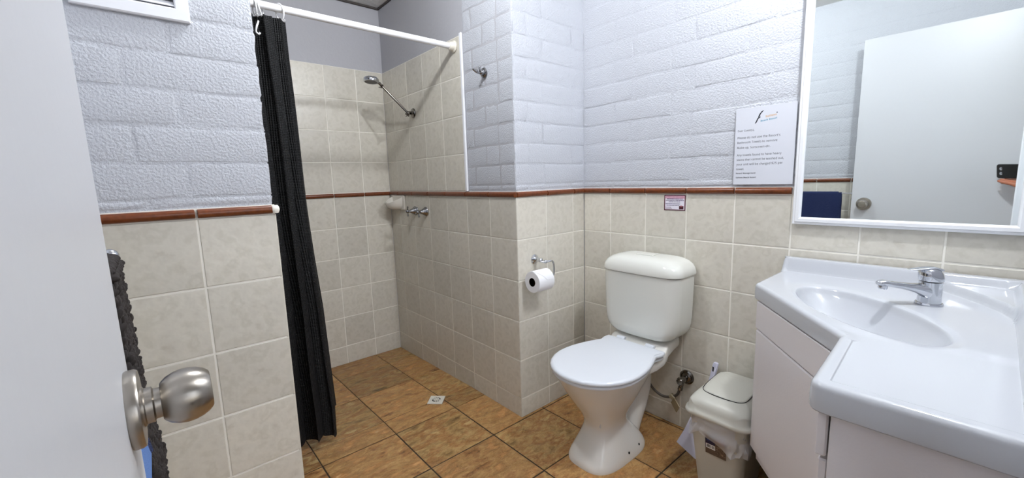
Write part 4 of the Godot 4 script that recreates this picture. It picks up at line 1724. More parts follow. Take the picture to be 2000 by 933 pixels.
func sticker_image() -> Image:
	var r := RandomNumberGenerator.new()
	r.seed = 5
	var im := Image.create(320, 220, false, Image.FORMAT_RGB8)
	im.fill(Color(0.33, 0.10, 0.15))
	im.fill_rect(Rect2i(14, 12, 292, 196), Color(0.90, 0.88, 0.92))
	im.fill_rect(Rect2i(14, 12, 292, 40), Color(0.88, 0.72, 0.79))
	dashes(im, r, 26, 296, 24, 8, Color(0.55, 0.15, 0.25))
	dashes(im, r, 36, 286, 50, 12, Color(0.22, 0.12, 0.30))
	dashes(im, r, 24, 296, 74, 9, Color(0.30, 0.24, 0.36))
	dashes(im, r, 70, 240, 94, 9, Color(0.34, 0.30, 0.42))
	dashes(im, r, 22, 240, 122, 9, Color(0.30, 0.28, 0.40))
	dashes(im, r, 34, 230, 144, 9, Color(0.28, 0.26, 0.38))
	dashes(im, r, 20, 110, 174, 8, Color(0.30, 0.22, 0.28))
	dashes(im, r, 20, 120, 192, 7, Color(0.42, 0.34, 0.38))
	im.fill_rect(Rect2i(226, 156, 66, 46), Color(0.24, 0.06, 0.10))
	im.fill_rect(Rect2i(242, 150, 34, 20), Color(0.62, 0.36, 0.40))
	return im


func bin_label_image() -> Image:
	var r := RandomNumberGenerator.new()
	r.seed = 9
	var im := Image.create(128, 128, false, Image.FORMAT_RGB8)
	im.fill(Color(0.40, 0.33, 0.28))
	for k in 60:
		var s := r.randf_range(0.25, 0.6)
		im.fill_rect(Rect2i(r.randi_range(56, 118), r.randi_range(40, 120), r.randi_range(4, 18), r.randi_range(2, 8)), Color(s, s * 0.86, s * 0.74))
	im.fill_rect(Rect2i(0, 0, 62, 92), Color(0.06, 0.08, 0.26))
	im.fill_rect(Rect2i(8, 26, 22, 16), Color(0.16, 0.27, 0.48))
	im.fill_rect(Rect2i(62, 0, 66, 40), Color(0.44, 0.06, 0.09))
	dashes(im, r, 68, 122, 16, 8, Color(0.92, 0.85, 0.86))
	# white heading, half hidden by the bag
	for q in [[10, 0, 5, 14], [10, 0, 13, 4], [28, 0, 4, 14], [40, 0, 4, 14], [28, 11, 16, 4], [52, 4, 4, 14]]:
		im.fill_rect(Rect2i(q[0], q[1], q[2], q[3]), Color(0.93, 0.93, 0.95))
	im.fill_rect(Rect2i(4, 62, 58, 30), Color(0.95, 0.95, 0.95))
	var x := 10
	while x < 54:
		var w := r.randi_range(1, 4)
		im.fill_rect(Rect2i(x, 66, w, 20), Color(0.05, 0.05, 0.05))
		x += w + r.randi_range(1, 3)
	return im


# ---------------------------------------------------------------- shower
func build_shower() -> void:
	# curtain rod
	var rz := -1.912
	var o := thing("curtain_rod", "white shower curtain rod across the shower opening", "curtain rod", Vector3(SIDE_X, 1.872, rz))
	var g := G.new()
	lathe(g, [[0.001, 0.0], [0.0145, 0.0], [0.0145, 0.16], [0.0145, 1.485], [0.001, 1.485]], Vector3(-0.002, 0, 0), Vector3.LEFT, 24)
	obj("rod", g, M.rod, o)
	g = G.new()
	lathe(g, [[0.001, 0.0], [0.029, 0.0], [0.0305, 0.004], [0.029, 0.008], [0.023, 0.012], [0.0205, 0.03], [0.0185, 0.034], [0.001, 0.034]], Vector3.ZERO, Vector3.LEFT, 32)
	obj("end_cap", g, M.ivory, o)
	g = G.new()
	lathe(g, [[0.001, 0.0], [0.029, 0.0], [0.0305, 0.004], [0.029, 0.008], [0.023, 0.012], [0.0205, 0.03], [0.001, 0.034]], Vector3(OPP_X - SIDE_X, 0, 0), Vector3.RIGHT, 32)
	obj("end_cap", g, M.ivory, o)
	g = G.new()
	lathe(g, [[0.0146, 0.111], [0.0150, 0.112], [0.0150, 0.137], [0.0146, 0.138]], Vector3(-0.002, 0, 0), Vector3.LEFT, 24)
	obj("printed_band", g, print_mat(band_image()), o)

	# shower arm and head
	o = thing("wall_shower", "chrome shower head on a straight adjustable arm above the taps", "shower", Vector3(SIDE_X, 1.602, -2.39))
	g = G.new()
	lathe(g, [[0.001, 0.0], [0.028, 0.0], [0.029, 0.003], [0.025, 0.008], [0.018, 0.009], [0.012, 0.012], [0.010, 0.03], [0.001, 0.03]], Vector3.ZERO, Vector3.LEFT, 30)
	obj("wall_rose", g, M.dull_chrome, o)
	var p0 := Vector3(-0.0435, -0.006, 0.015)
	var p1 := Vector3(-0.1645, 0.151, -0.06)
	g = G.new()
	tube(g, PackedVector3Array([Vector3(-0.02, 0, 0.004), p0]), 0.0095, 16)
	sphere(g, p0, Vector3.ONE * 0.0125, 16, 10)
	lathe(g, [[0.001, -0.014], [0.0055, -0.014], [0.0055, 0.014], [0.001, 0.014]], p0 + Vector3(-0.006, -0.010, 0.0), Vector3(0.2, -0.5, 0.8), 12)
	box(g, p0 + Vector3(-0.012, -0.017, 0.008), Vector3(0.022, 0.004, 0.010), 0.001, Basis(Vector3.BACK, 0.5))
	obj("lower_joint", g, M.dull_chrome, o, 45.0)
	g = G.new()
	tube(g, PackedVector3Array([p0, p1]), 0.0068, 16)
	obj("arm", g, M.dull_chrome, o)
	g = G.new()
	sphere(g, p1, Vector3.ONE * 0.0105, 16, 10)
	lathe(g, [[0.001, -0.013], [0.005, -0.013], [0.005, 0.013], [0.001, 0.013]], p1 + Vector3(-0.004, 0.004, 0.0), Vector3(0.2, -0.5, 0.8), 12)
	box(g, p1 + Vector3(-0.008, -0.010, 0.0), Vector3(0.026, 0.0035, 0.010), 0.001, Basis(Vector3.BACK, -0.2))
	tube(g, PackedVector3Array([p1, p1 + Vector3(-0.014, 0.014, 0.0), p1 + Vector3(-0.034, 0.020, 0.0)]), 0.0085, 14)
	obj("upper_joint", g, M.dull_chrome, o, 45.0)
	g = G.new()
	var hc := Vector3(-0.2285, 0.178, -0.06)
	lathe(g, [[0.001, 0.016], [0.02, 0.016], [0.036, 0.013], [0.043, 0.006], [0.0445, -0.002], [0.043, -0.011], [0.04, -0.013], [0.001, -0.0125]], hc, Vector3(0.08, 0.97, -0.05), 36)
	obj("rose_head", g, M.chrome, o)
	g = G.new()
	lathe(g, [[0.001, -0.0135], [0.036, -0.0135], [0.037, -0.0122], [0.001, -0.0122]], hc, Vector3(0.08, 0.97, -0.05), 36)
	obj("spray_plate", g, mat(Color(0.35, 0.35, 0.36), 0.4), o)

	# two taps
	var proto: Node3D = null
	for k in 2:
		var z: float = [-2.304, -2.438][k]
		var lb: String = ["chrome cross-handled shower tap nearer the white tile strip", "chrome cross-handled shower tap beside the soap dish"][k]
		if k == 0:
			proto = thing("shower_tap", lb, "tap", Vector3(SIDE_X, 0.999, z), "shower taps")
			g = G.new()
			lathe(g, [[0.001, 0.0], [0.0285, 0.0], [0.0295, 0.003], [0.027, 0.008], [0.019, 0.018], [0.0135, 0.03], [0.0115, 0.038], [0.009, 0.04], [0.009, 0.046], [0.001, 0.046]], Vector3.ZERO, Vector3.LEFT, 30)
			obj("flange", g, M.fitting, proto)
			g = G.new()
			lathe(g, [[0.001, 0.044], [0.009, 0.044], [0.0115, 0.05], [0.0115, 0.06], [0.008, 0.066], [0.001, 0.068]], Vector3.ZERO, Vector3.LEFT, 20)
			for q in 4:
				var a := TAU * q / 4 + 0.35
				var dd := Vector3(0, sin(a), cos(a))
				tube(g, PackedVector3Array([Vector3(-0.055, 0, 0), Vector3(-0.055, 0, 0) + dd * 0.02, Vector3(-0.055, 0, 0) + dd * 0.028]), [0.0042, 0.0045, 0.0058], 12)
				sphere(g, Vector3(-0.055, 0, 0) + dd * 0.028, Vector3.ONE * 0.0058, 12, 8)
			obj("cross_handle", g, M.fitting, proto, 45.0)
		else:
			var c := proto.duplicate()
			put(c, "shower_tap", self)
			tag(c, lb, "tap", "shower taps")
			c.position = Vector3(SIDE_X, 0.999, z)
			c.rotation.x = 0.4
	# soap dish in the corner
	o = thing("soap_dish", "white ceramic soap dish fixed in the shower corner under the trim", "soap dish", Vector3(SIDE_X, 1.045, -2.665))
	g = G.new()
	box(g, Vector3(-0.006, 0.003, 0.0), Vector3(0.014, 0.096, 0.19), 0.004)
	obj("back_plate", g, M.ceramic, o)
	g = G.new()
	# half-oval bowl, thick walled
	var outer := []
	for s in [[-0.042, 0.45], [-0.036, 0.72], [-0.024, 0.9], [-0.008, 0.985], [0.002, 1.0], [0.004, 0.97], [0.002, 0.9], [-0.012, 0.84], [-0.024, 0.7], [-0.029, 0.4], [-0.030, 0.05]]:
		var ring := PackedVector3Array()
		for i in 25:
			var a := PI * i / 24
			ring.append(Vector3(-0.008 - sin(a) * 0.085 * s[1], s[0] + 0.040 * (1.0 - sin(a)) * smoothstep(-0.042, 0.0, s[0]), cos(a) * 0.080 * s[1]))
		outer.append(ring)
	g.loft(outer, true, false)
	obj("bowl", g, M.ceramic, o, 50.0)


func band_image() -> Image:
	var im := Image.create(64, 16, false, Image.FORMAT_RGB8)
	var r := RandomNumberGenerator.new()
	r.seed = 3
	for y in 16:
		for x in 64:
			im.set_pixel(x, y, Color(0.9, 0.9, 0.91) if r.randf() > 0.42 else Color(0.38, 0.38, 0.4))
	return im


func build_curtain() -> void:
	var base := Vector3(0.25, 0.03, -1.912)
	var o := thing("shower_curtain", "black waffle-weave shower curtain bunched beside the nib wall", "curtain", base)
	var ys := [1.835, 1.8312, 1.696, 1.5175, 1.3118, 1.098, 0.8751, 0.6412, 0.351, 0.1732, 0.03]
	var xr := [0.4875, 0.4885, 0.4905, 0.4977, 0.504, 0.5105, 0.5215, 0.5352, 0.5415, 0.547, 0.545]
	var g := G.new()
	var nu := 220
	var nv := 60
	for j in nv + 1:
		var v := float(j) / nv
		for i in nu + 1:
			var u := float(i) / nu
			var bottom := 0.044 + 0.006 * sin(u * 31.0) + (0.13 if u > 0.985 else 0.0)
			var top := 1.838 - 0.012 * absf(sin(u * PI * 6.5))
			var y := lerpf(top, bottom, v)
			var k := 0
			while k < ys.size() - 2 and y < ys[k + 1]:
				k += 1
			var edge: float = lerpf(xr[k], xr[k + 1], clampf((ys[k] - y) / (ys[k] - ys[k + 1]), 0.0, 1.0))
			var wob := 0.35 * sin(v * 3.1 + u * 5.0) + 0.25 * sin(v * 7.0 + u * 17.0)
			var ph := u * TAU * 9.5 + wob * (1.0 + v) + 0.4 + 0.7 * sin(u * 13.0)
			var amp := lerpf(0.020, 0.034, v) * (0.8 + 0.4 * sin(u * 23.0 + 1.0))
			var x := lerpf(-0.13, edge, u) + 0.010 * sin(ph * 2.0 + 0.6) * smoothstep(1.0, 0.93, u)
			var z := amp * sin(ph) + 0.006 * sin(ph * 2.0 + v * 4.0) + 0.012 * sin(v * 5.0 + u * 9.0)
			g.v.append(Vector3(x - base.x, y - base.y, z))
			g.uv.append(Vector2(u * 1.55 / 0.026, (1.838 - y) / 0.026))
	for j in nv:
		for i in nu:
			var a := j * (nu + 1) + i
			g.quad(a, a + nu + 1, a + nu + 2, a + 1)
	obj("curtain_cloth", g, M.waffle, o, 180.0)
	# rings
	var xs := [0.472, 0.405, 0.385]
	var names := ["open white curtain ring nearest the free end of the black curtain", "second white curtain ring from the free end of the black curtain", "third white curtain ring, close behind the second on the rod"]
	var proto: Node3D = null
	for k in xs.size():
		var r: Node3D
		if k == 0:
			r = thing("curtain_ring", names[k], "curtain ring", Vector3(xs[k], 1.872, -1.912), "white curtain rings on the rod")
			g = G.new()
			var pts := []
			for i in 23:
				var a := lerpf(-0.42 * PI, 1.35 * PI, i / 22.0)
				pts.append(Vector3(0, sin(a) * 0.030 - 0.012, cos(a) * 0.020))
			pts.append(Vector3(0, -0.046, 0.004))
			pts.append(Vector3(0, -0.049, 0.014))
			pts.append(Vector3(0, -0.043, 0.019))
			tube(g, PackedVector3Array(pts), 0.0027, 10)
			obj("ring_wire", g, M.rod, r, 60.0)
			proto = r
		else:
			r = proto.duplicate()
			put(r, "curtain_ring", self)
			tag(r, names[k], "curtain ring", "white curtain rings on the rod")
		r.position = Vector3(xs[k], 1.872, -1.912)
		r.rotation = Vector3(0.0, [0.5, -0.5, 0.1, 0.3, -0.3, 0.2, -0.2, 0.3][k], [0.12, 0.15, 0.1, -0.1, 0.0, 0.1, 0.0, 0.0][k])
	# a loose hook caught in the curtain's outer fold
	r_hook()


func r_hook() -> void:
	var o := thing("loose_curtain_hook", "grey curtain hook hanging lower on the black curtain by the nib wall edge", "hook", Vector3(0.379, 1.772, -1.87))
	var g := G.new()
	tube(g, smooth_path([Vector3(0.006, 0.022, 0.004), Vector3(0.002, 0.012, 0.012), Vector3(-0.004, -0.004, 0.014), Vector3(-0.006, -0.018, 0.008), Vector3(0.002, -0.026, 0.010), Vector3(0.007, -0.020, 0.012)], 5), 0.0034, 10)
	obj("hook_wire", g, M.rod, o, 60.0)


# ---------------------------------------------------------------- bin
func rrect(cx: float, cz: float, hx: float, hz: float, r: float, y: float, per := 6) -> PackedVector3Array:
	var ring := PackedVector3Array()
	for c in [[1, 1, 0.0], [-1, 1, 0.5 * PI], [-1, -1, PI], [1, -1, 1.5 * PI]]:
		for k in per:
			var a: float = c[2] + 0.5 * PI * k / (per - 1)
			ring.append(Vector3(cx + c[0] * (hx - r) + cos(a) * r, y, cz + c[1] * (hz - r) + sin(a) * r))
	return ring


func build_bin() -> void:
	var base := Vector3(1.590, 0, -0.590)
	var o := thing("swing_bin", "pale grey plastic swing-top bin between the toilet and the vanity", "bin", base)
	var g := G.new()
	var rings := []
	for q in [[0.0, 0.102, 0.078], [0.004, 0.106, 0.082], [0.30, 0.142, 0.104], [0.31, 0.1445, 0.106], [0.31, 0.14, 0.1015], [0.06, 0.112, 0.085], [0.012, 0.10, 0.07]]:
		rings.append(rrect(0, 0, q[1], q[2], 0.035, q[0]))
	g.loft(rings)
	obj("bucket", g, M.bin, o, 45.0)
	g = G.new()
	rings = []
	for q in [[0.296, 0.1495, 0.1105, 0.04], [0.296, 0.1555, 0.1165, 0.042], [0.302, 0.158, 0.119, 0.044], [0.311, 0.1560, 0.117, 0.044], [0.316, 0.150, 0.111, 0.044]]:
		rings.append(rrect(0, 0, q[1], q[2], q[3], q[0], 8))
	# the pillow-shaped dome above the rim
	for k in [1.0, 0.992, 0.975, 0.95, 0.91, 0.85, 0.77, 0.66, 0.5, 0.3, 0.1]:
		var ring := rrect(0, 0, 0.147 * k, 0.108 * k, 0.044 * k, 0.0, 8)
		for i in ring.size():
			ring[i].y = lid_height(ring[i].x, ring[i].z)
		rings.append(ring)
	g.loft(rings)
	var lid := obj("lid", g, M.bin, o, 60.0)
	# the swing flap: a slit round three sides, hinged at the back
	g = G.new()
	var line := []
	for q in [[0.085, -0.079], [0.04, -0.0795], [-0.01, -0.0795], [-0.05, -0.079], [-0.078, -0.074], [-0.096, -0.058], [-0.103, -0.03], [-0.104, 0.0], [-0.103, 0.03], [-0.096, 0.058], [-0.078, 0.074], [-0.05, 0.079], [-0.01, 0.0795], [0.04, 0.0795], [0.085, 0.079]]:
		line.append(Vector3(q[0], 0, q[1]))
	var path := smooth_path(line, 6)
	for i in path.size():
		path[i].y = lid_height(path[i].x, path[i].z) + 0.0002
	tube(g, path, 0.0013, 8)
	obj("flap_slit", g, M.dark, lid, 60.0)
	g = G.new()
	var fr := []
	for k in [1.0, 0.985, 0.95, 0.8, 0.6, 0.4, 0.2, 0.05]:
		var ring := PackedVector3Array()
		for p in path:
			var c := Vector3(-0.005, 0, 0)
			var w: Vector3 = c + (p - c) * k * 0.975
			ring.append(Vector3(w.x, lid_height(w.x, w.z) + (0.0016 if k < 0.99 else 0.0), w.z))
		fr.append(ring)
	g.loft(fr, false, true)
	obj("flap", g, M.bin, lid, 60.0)
	# label on the side towards the door
	var lbn := obj("bin_label", print_plate(Vector2(0.074, 0.08), 0.0), print_mat(bin_label_image()), o)
	lbn.transform = Transform3D(Basis(Vector3.BACK, Vector3(-0.118, 0.993, 0), Vector3(-0.993, -0.118, 0)), Vector3(-0.1322, 0.193, 0.002))
	# bag hanging over the rim
	var bag := thing("bin_liner", "crumpled clear white bag hanging out round the rim of the bin", "bin bag", base + Vector3(0, 0.2, 0))
	g = G.new()
	var n := 96
	var rr := RandomNumberGenerator.new()
	rr.seed = 12
	var noise := FastNoiseLite.new()
	noise.seed = 4
	noise.frequency = 2.2
	var levels := 9
	for k in levels:
		var u := float(k) / (levels - 1)
		for i in n:
			var a := TAU * i / n
			var drop := 0.085 + 0.022 * sin(a * 3.0 + 0.6) + 0.012 * sin(a * 7.0) + 0.02 * cos(a - PI)
			var y := 0.302 - drop * u
			var grow := lerpf(0.1435, 0.142, u)
			var wide := lerpf(0.106, 0.105, u)
			# follow the bucket and crumple away from it
			var f := noise.get_noise_3d(cos(a) * 1.1, sin(a) * 1.1, u * 0.9)
			var out := 0.005 + 0.010 * u + 0.016 * f * (0.4 + u)
			out = maxf(out, 0.0015)
			var shrink := (0.302 - y) * 0.118
			var hx := grow - shrink + out
			var hz := wide - shrink * 0.6 + out
			var ca := cos(a)
			var sa := sin(a)
			var px := signf(ca) * pow(absf(ca), 0.5) * hx
			var pz := signf(sa) * pow(absf(sa), 0.5) * hz
			g.v.append(Vector3(px, y - 0.2, pz))
	for k in levels - 1:
		for i in n:
			var j := (i + 1) % n
			g.quad(k * n + i, k * n + j, (k + 1) * n + j, (k + 1) * n + i)
	obj("bag_skirt", g, M.liner, bag, 60.0)


func lid_height(x: float, z: float) -> float:
	var a := maxf(0.0, 1.0 - pow(absf(x) / 0.1475, 3.0))
	var b := maxf(0.0, 1.0 - pow(absf(z) / 0.1085, 3.2))
	return 0.317 + 0.076 * pow(a, 0.42) * pow(b, 0.42) + 0.10 * x * a * b


# ---------------------------------------------------------------- towels
func build_towels() -> void:
	var ry := 1.02
	var rx := -0.088
	var o := thing("towel_rail", "slim chrome towel rail on the wall behind the open door", "towel rail", Vector3(OPP_X, ry, -0.85))
	var g := G.new()
	lathe(g, [[0.001, -0.47], [0.0065, -0.47], [0.0075, -0.465], [0.0075, -0.455], [0.0055, -0.45], [0.0055, 0.40], [0.001, 0.40]], Vector3(rx - OPP_X, 0, 0), Vector3.BACK, 16)
	obj("bar", g, M.chrome, o)
	g = G.new()
	sphere(g, Vector3(rx - OPP_X + 0.006, 0.012, -0.462), Vector3(0.017, 0.017, 0.012), 16, 10)
	obj("end_knob", g, M.chrome, o)
	for z in [-0.44, 0.38]:
		g = G.new()
		lathe(g, [[0.001, 0.0], [0.02, 0.0], [0.02, 0.006], [0.009, 0.012], [0.008, 0.10], [0.009, 0.118], [0.001, 0.12]], Vector3(0, 0, z), Vector3.RIGHT, 18)
		obj("bracket", g, M.chrome, o)
	# navy bath towel
	var base := Vector3(rx, 0.7, -0.83)
	o = thing("bath_towel", "folded navy blue towel hanging on the rail behind the door", "towel", base)
	g = G.new()
	hang(g, -0.135, 0.135, ry, 0.716, 0.75, 0.0085, 0.012, 3, -0.004)
	obj("towel_cloth", g, M.towel, o, 60.0, Vector3(0, 0.7, 0))
	g = G.new()
	hang(g, -0.125, 0.115, ry + 0.0005, 0.73, 0.76, 0.0135, 0.006, 8, 0.0)
	obj("towel_fold", g, M.towel, o, 60.0, Vector3(0, 0.7, 0))
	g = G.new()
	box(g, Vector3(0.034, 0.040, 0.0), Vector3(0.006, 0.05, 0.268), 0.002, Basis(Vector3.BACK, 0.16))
	obj("lit_edge_band", g, M.lit_edge, o)  # added strip painting the lit lower edge of the towel
	# chenille mat
	base = Vector3(rx, 0.5, -1.16)
	o = thing("bath_mat", "dark brown chenille bath mat hung over the towel rail by the nib wall", "bath mat", base)
	g = G.new()
	hang(g, -0.115, 0.115, ry, 0.515, 0.6, 0.009, 0.012, 5, 0.034)
	obj("mat_backing", g, M.chenille, o, 60.0, Vector3(0, 0.5, 0))
	# noodles of pile over the mat
	var mm := MultiMesh.new()
	mm.transform_format = MultiMesh.TRANSFORM_3D
	var s := G.new()
	sphere(s, Vector3.ZERO, Vector3(0.0080, 0.0135, 0.0070), 8, 6)
	mm.mesh = mesh_of(s, 180.0)
	var list := []
	var r := RandomNumberGenerator.new()
	r.seed = 21
	for side in [1.0, -1.0]:
		var n := 39 if side > 0 else 32
		for j in n:
			for i in 17:
				var u := (i + 0.5 * (j % 2)) / 16.5
				var z := lerpf(-0.115, 0.115, u)
				var y := ry - 0.004 - j * 0.0130
				var x: float = hang_x(side, y, ry, 0.515 if side > 0 else 0.6, 0.009, 0.012, 0.034) + side * 0.005
				if side < 0:
					x = maxf(x, -0.092)
				list.append(Transform3D(Basis.from_euler(Vector3(r.randf_range(-0.5, 0.5), r.randf_range(-1, 1), r.randf_range(-0.6, 0.6) - 0.5 * side)), Vector3(x + r.randf_range(-0.003, 0.0035), y - 0.5, z + r.randf_range(-0.0015, 0.0015))))
		# rolled bottom edge
	for i in 25:
		for k in 5:
			var a := PI * k / 4
			list.append(Transform3D(Basis.from_euler(Vector3(0.3, r.randf_range(-1, 1), 1.2)), Vector3(hang_x(1.0, 0.515, ry, 0.515, 0.009, 0.012, 0.034) - 0.006 + cos(a) * 0.012, 0.512 - 0.5 - sin(a) * 0.010, lerpf(-0.115, 0.115, i / 24.0))))
	for i in 25:
		for k in 5:
			var a := PI * k / 4
			list.append(Transform3D(Basis.from_euler(Vector3(0.3, r.randf_range(-1, 1), 1.2)), Vector3(cos(a) * 0.019, ry - 0.5 + 0.002 + sin(a) * 0.017, lerpf(-0.115, 0.115, i / 24.0))))
	for j in 50:
		for e in [-1, 1]:
			var y := ry - j * 0.0101
			list.append(Transform3D(Basis.from_euler(Vector3(0.8 * e, 0.0, 0.2)), Vector3(hang_x(1.0, y, ry, 0.515, 0.009, 0.012, 0.034) - 0.004, y - 0.5, e * 0.119)))
	mm.instance_count = list.size()
	for i in list.size():
		mm.set_instance_transform(i, list[i])
	var mi := MultiMeshInstance3D.new()
	mi.multimesh = mm
	mi.material_override = M.chenille
	mi.set_meta("kind", "stuff")
	put(mi, "chenille_pile", o)


# the front or back face of something hung over the rail, as an offset from the rail
func hang_x(side: float, y: float, ry: float, bottom: float, r: float, thick: float, flare := 0.02) -> float:
	var u := clampf((ry - y) / (ry - bottom), 0.0, 1.0)
	if flare < 0.0 and side > 0.0:
		return r + thick * 0.5 * smoothstep(0.0, 0.15, u) + 0.021 * smoothstep(0.66, 0.98, u)
	if flare > 0.03 and side > 0.0:
		# the mat's heavy front swells outward and rolls in at the hem
		return lerpf(0.010, 0.026, u) + 0.011 * smoothstep(0.68, 0.93, u) - 0.012 * smoothstep(0.94, 1.0, u)
	return side * (r + thick * 0.5 * smoothstep(0.0, 0.15, u)) + (flare * u if side > 0 else -0.012 * u)


func hang(g: G, z0: float, z1: float, ry: float, front: float, back: float, r: float, thick: float, layers: int, flare := 0.02) -> void:
	var rings := []
	var nz := 14
	for i in nz + 1:
		var z := lerpf(z0, z1, float(i) / nz)
		var wav := 0.0025 * sin(i * 1.7) + 0.0015 * sin(i * 0.6 + 1.0)
		var outer := []
		var inner := []
		for k in 13:
			var y := lerpf(front + 0.004 * sin(i * 0.9), ry, k / 12.0)
			outer.append(Vector3(hang_x(1.0, y, ry, front, r, thick, flare) + wav * (1.0 - k / 12.0) * 2.0, y, z))
			inner.append(Vector3(hang_x(1.0, y, ry, front, r, thick, flare) - thick * 0.7 * (1.0 - 0.4 * k / 12.0) + wav, y, z))
		for k in 7:
			var a := PI * k / 6
			outer.append(Vector3(cos(a) * r, ry + sin(a) * r, z))
			inner.append(Vector3(cos(a) * r * 0.5, ry + sin(a) * r * 0.5, z))
		for k in 13:
			var y := lerpf(ry, back, k / 12.0)
			outer.append(Vector3(hang_x(-1.0, y, ry, back, r, thick, flare) + wav, y, z))
			inner.append(Vector3(hang_x(-1.0, y, ry, back, r, thick, flare) + thick * 0.4 + wav, y, z))
		inner.reverse()
		rings.append(PackedVector3Array(outer + inner))
	# a hung sheet is an inverted U in section: cap each end strip by strip
	var at := g.t.size()
	var first := g.v.size()
	var n: int = rings[0].size()
	g.loft(rings, false, false)
	for e in [0, rings.size() - 1]:
		var b: int = first + e * n
		for i in n / 2 - 1:
			if e == 0:
				g.quad(b + i, b + n - 1 - i, b + n - 2 - i, b + i + 1)
			else:
				g.quad(b + i, b + i + 1, b + n - 2 - i, b + n - 1 - i)


# ---------------------------------------------------------------- photographer's phone and hand, seen in the mirror
func build_photographer() -> void:
	var cam := get_node("camera") as Camera3D
	var x := cam.transform
	# the phone's back lies just behind the lens, its lens corner at the camera
	var o := thing("mobile_phone", "black mobile phone held sideways, seen at the mirror's right edge", "phone", x * Vector3(0.066, -0.031, 0.0065))
	o.basis = x.basis
	var g := G.new()
	var rings := []
	for q in [[-0.0042, 0.004], [-0.0035, 0.001], [0.0, 0.0], [0.0035, 0.001], [0.0042, 0.004]]:
		var ring := PackedVector3Array()
		for p in rrect(0, 0, 0.081 - q[1], 0.0385 - q[1], 0.011, 0.0):
			ring.append(Vector3(p.x, p.z, q[0]))
		rings.append(ring)
	g.loft(rings)
	obj("phone_case", g, M.phone, o, 40.0)
	for q in [[-0.055, -0.012], [-0.055, 0.014]]:
		g = G.new()
		lathe(g, [[0.001, 0.0], [0.008, 0.0], [0.0085, 0.0008], [0.001, 0.0012]], Vector3(q[0], q[1], -0.0042), Vector3.FORWARD, 20)
		obj("spare_lens", g, M.chrome, o)
	# right hand under the phone, forearm going back out of the doorway
	var hb := x * Vector3(0.1, -0.1, 0.05)
	var person := thing("person", "hand of a person holding a black phone, seen at the mirror's right edge", "person", hb)
	var bones := []
	# palm
	var wrist := Vector3(0.185, -0.155, 0.06)
	var palm := Vector3(0.135, -0.098, 0.02)
	bones.append([wrist, Vector3(0.16, -0.125, 0.04), 0.026, 0.028])
	for k in 4:
		var f := k - 1.5
		# knuckle, then three bones reaching along the lower edge, stacked in depth
		var kn := Vector3(0.108, -0.093 - 0.003 * absf(f), 0.012 + f * 0.0185)
		bones.append([wrist + Vector3(-0.02, 0.012, f * 0.008), kn, 0.019, 0.0115])
		var len: float = [0.9, 1.0, 0.95, 0.78][k]
		var a := kn + Vector3(-0.040 * len, 0.0085, -0.003)
		var b := a + Vector3(-0.028 * len, 0.004, -0.002)
		var c := b + Vector3(-0.021 * len, 0.006, -0.001)
		bones.append([kn, a, 0.0102, 0.0092])
		bones.append([a, b, 0.0092, 0.0084])
		bones.append([b, c, 0.0084, 0.0074])
	# thumb up the side towards the screen
	bones.append([Vector3(0.165, -0.12, 0.05), Vector3(0.148, -0.075, 0.045), 0.018, 0.013])
	bones.append([Vector3(0.148, -0.075, 0.045), Vector3(0.128, -0.045, 0.034), 0.0125, 0.011])
	bones.append([Vector3(0.128, -0.045, 0.034), Vector3(0.108, -0.028, 0.024), 0.0105, 0.009])
	g = G.new()
	nets(g, bones, 0.0036, 0.008)
	var off := hb
	for i in g.v.size():
		g.v[i] = x * g.v[i] - off
	obj("hand", g, M.skin, person, 180.0)
	g = G.new()
	var pts := [x * wrist - off, x * Vector3(0.22, -0.21, 0.12) - off, x * Vector3(0.25, -0.28, 0.22) - off, x * Vector3(0.27, -0.34, 0.32) - off]
	tube(g, smooth_path(pts, 4), [0.027, 0.028, 0.029, 0.030, 0.032, 0.034, 0.035, 0.036, 0.037, 0.038, 0.039, 0.040, 0.040], 20)
	obj("forearm", g, M.skin, person, 60.0)


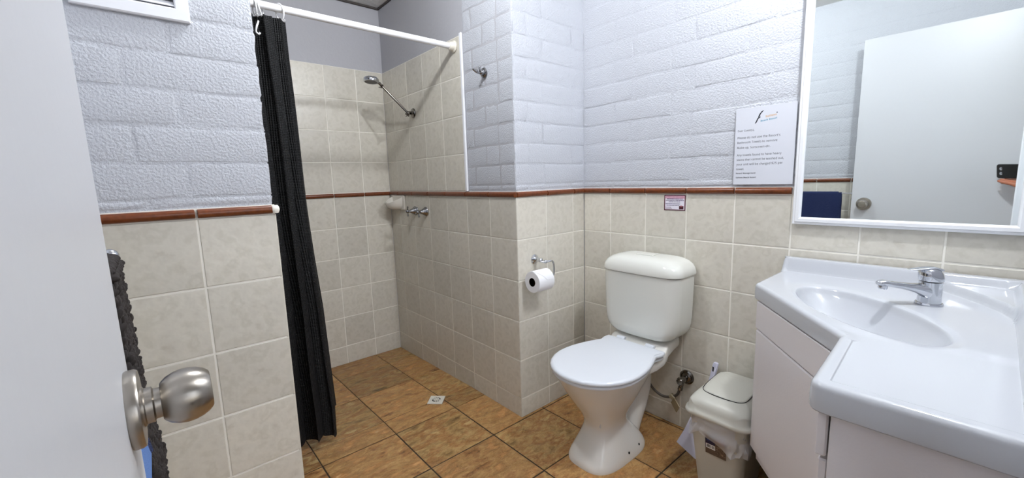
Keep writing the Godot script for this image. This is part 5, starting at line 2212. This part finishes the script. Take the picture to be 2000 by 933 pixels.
# smooth union of tapered capsules, meshed as surface nets
func nets(g: G, bones: Array, cell: float, k: float) -> void:
	var lo := Vector3.ONE * 1e9
	var hi := -lo
	for b in bones:
		var rr := maxf(b[2], b[3]) + cell * 3.0
		lo = lo.min(b[0] - Vector3.ONE * rr).min(b[1] - Vector3.ONE * rr)
		hi = hi.max(b[0] + Vector3.ONE * rr).max(b[1] + Vector3.ONE * rr)
	var nx := ceili((hi.x - lo.x) / cell) + 1
	var ny := ceili((hi.y - lo.y) / cell) + 1
	var nz := ceili((hi.z - lo.z) / cell) + 1
	var field := PackedFloat32Array()
	field.resize(nx * ny * nz)
	field.fill(1.0)
	for b in bones:
		var p0: Vector3 = b[0]
		var p1: Vector3 = b[1]
		var r0: float = b[2]
		var r1: float = b[3]
		var reach := maxf(r0, r1) + k + cell * 2.0
		var bl := ((p0.min(p1) - Vector3.ONE * reach - lo) / cell).floor().max(Vector3.ZERO)
		var bh := ((p0.max(p1) + Vector3.ONE * reach - lo) / cell).ceil().min(Vector3(nx - 1, ny - 1, nz - 1))
		var d := p1 - p0
		var dl := maxf(d.length_squared(), 1e-12)
		for z in range(int(bl.z), int(bh.z) + 1):
			for y in range(int(bl.y), int(bh.y) + 1):
				for xx in range(int(bl.x), int(bh.x) + 1):
					var p := lo + Vector3(xx, y, z) * cell
					var u := clampf((p - p0).dot(d) / dl, 0.0, 1.0)
					var v := (p - p0 - d * u).length() - lerpf(r0, r1, u)
					var id := (z * ny + y) * nx + xx
					var w := field[id]
					var h := clampf(0.5 + 0.5 * (w - v) / (k * 0.5), 0.0, 1.0)
					field[id] = lerpf(w, v, h) - k * 0.5 * h * (1.0 - h)
	var vid := {}
	for z in nz - 1:
		for y in ny - 1:
			for xx in nx - 1:
				var sum := Vector3.ZERO
				var n := 0
				var c := []
				for q in 8:
					c.append(field[((z + (q >> 2)) * ny + y + ((q >> 1) & 1)) * nx + xx + (q & 1)])
				for e in [[0, 1], [2, 3], [4, 5], [6, 7], [0, 2], [1, 3], [4, 6], [5, 7], [0, 4], [1, 5], [2, 6], [3, 7]]:
					var a: float = c[e[0]]
					var b: float = c[e[1]]
					if (a < 0.0) != (b < 0.0):
						var u := a / (a - b)
						var pa := Vector3(e[0] & 1, (e[0] >> 1) & 1, e[0] >> 2)
						var pb := Vector3(e[1] & 1, (e[1] >> 1) & 1, e[1] >> 2)
						sum += pa.lerp(pb, u)
						n += 1
				if n:
					vid[(z * ny + y) * nx + xx] = g.v.size()
					g.v.append(lo + (Vector3(xx, y, z) + sum / n) * cell)
	var at := g.t.size()
	for key in vid.keys():
		var xx: int = key % nx
		var y: int = (key / nx) % ny
		var z: int = key / (nx * ny)
		for ax in 3:
			var d := [1, nx, nx * ny]
			var here: float = field[key]
			var there: float = field[key + d[ax]]
			if (here < 0.0) == (there < 0.0):
				continue
			var o1: int = d[(ax + 1) % 3]
			var o2: int = d[(ax + 2) % 3]
			if not (vid.has(key - o1) and vid.has(key - o2) and vid.has(key - o1 - o2)):
				continue
			var q := [vid[key], vid[key - o1], vid[key - o1 - o2], vid[key - o2]]
			if here >= 0.0:
				q.reverse()
			g.quad(q[0], q[1], q[2], q[3])
	g.outward(at)
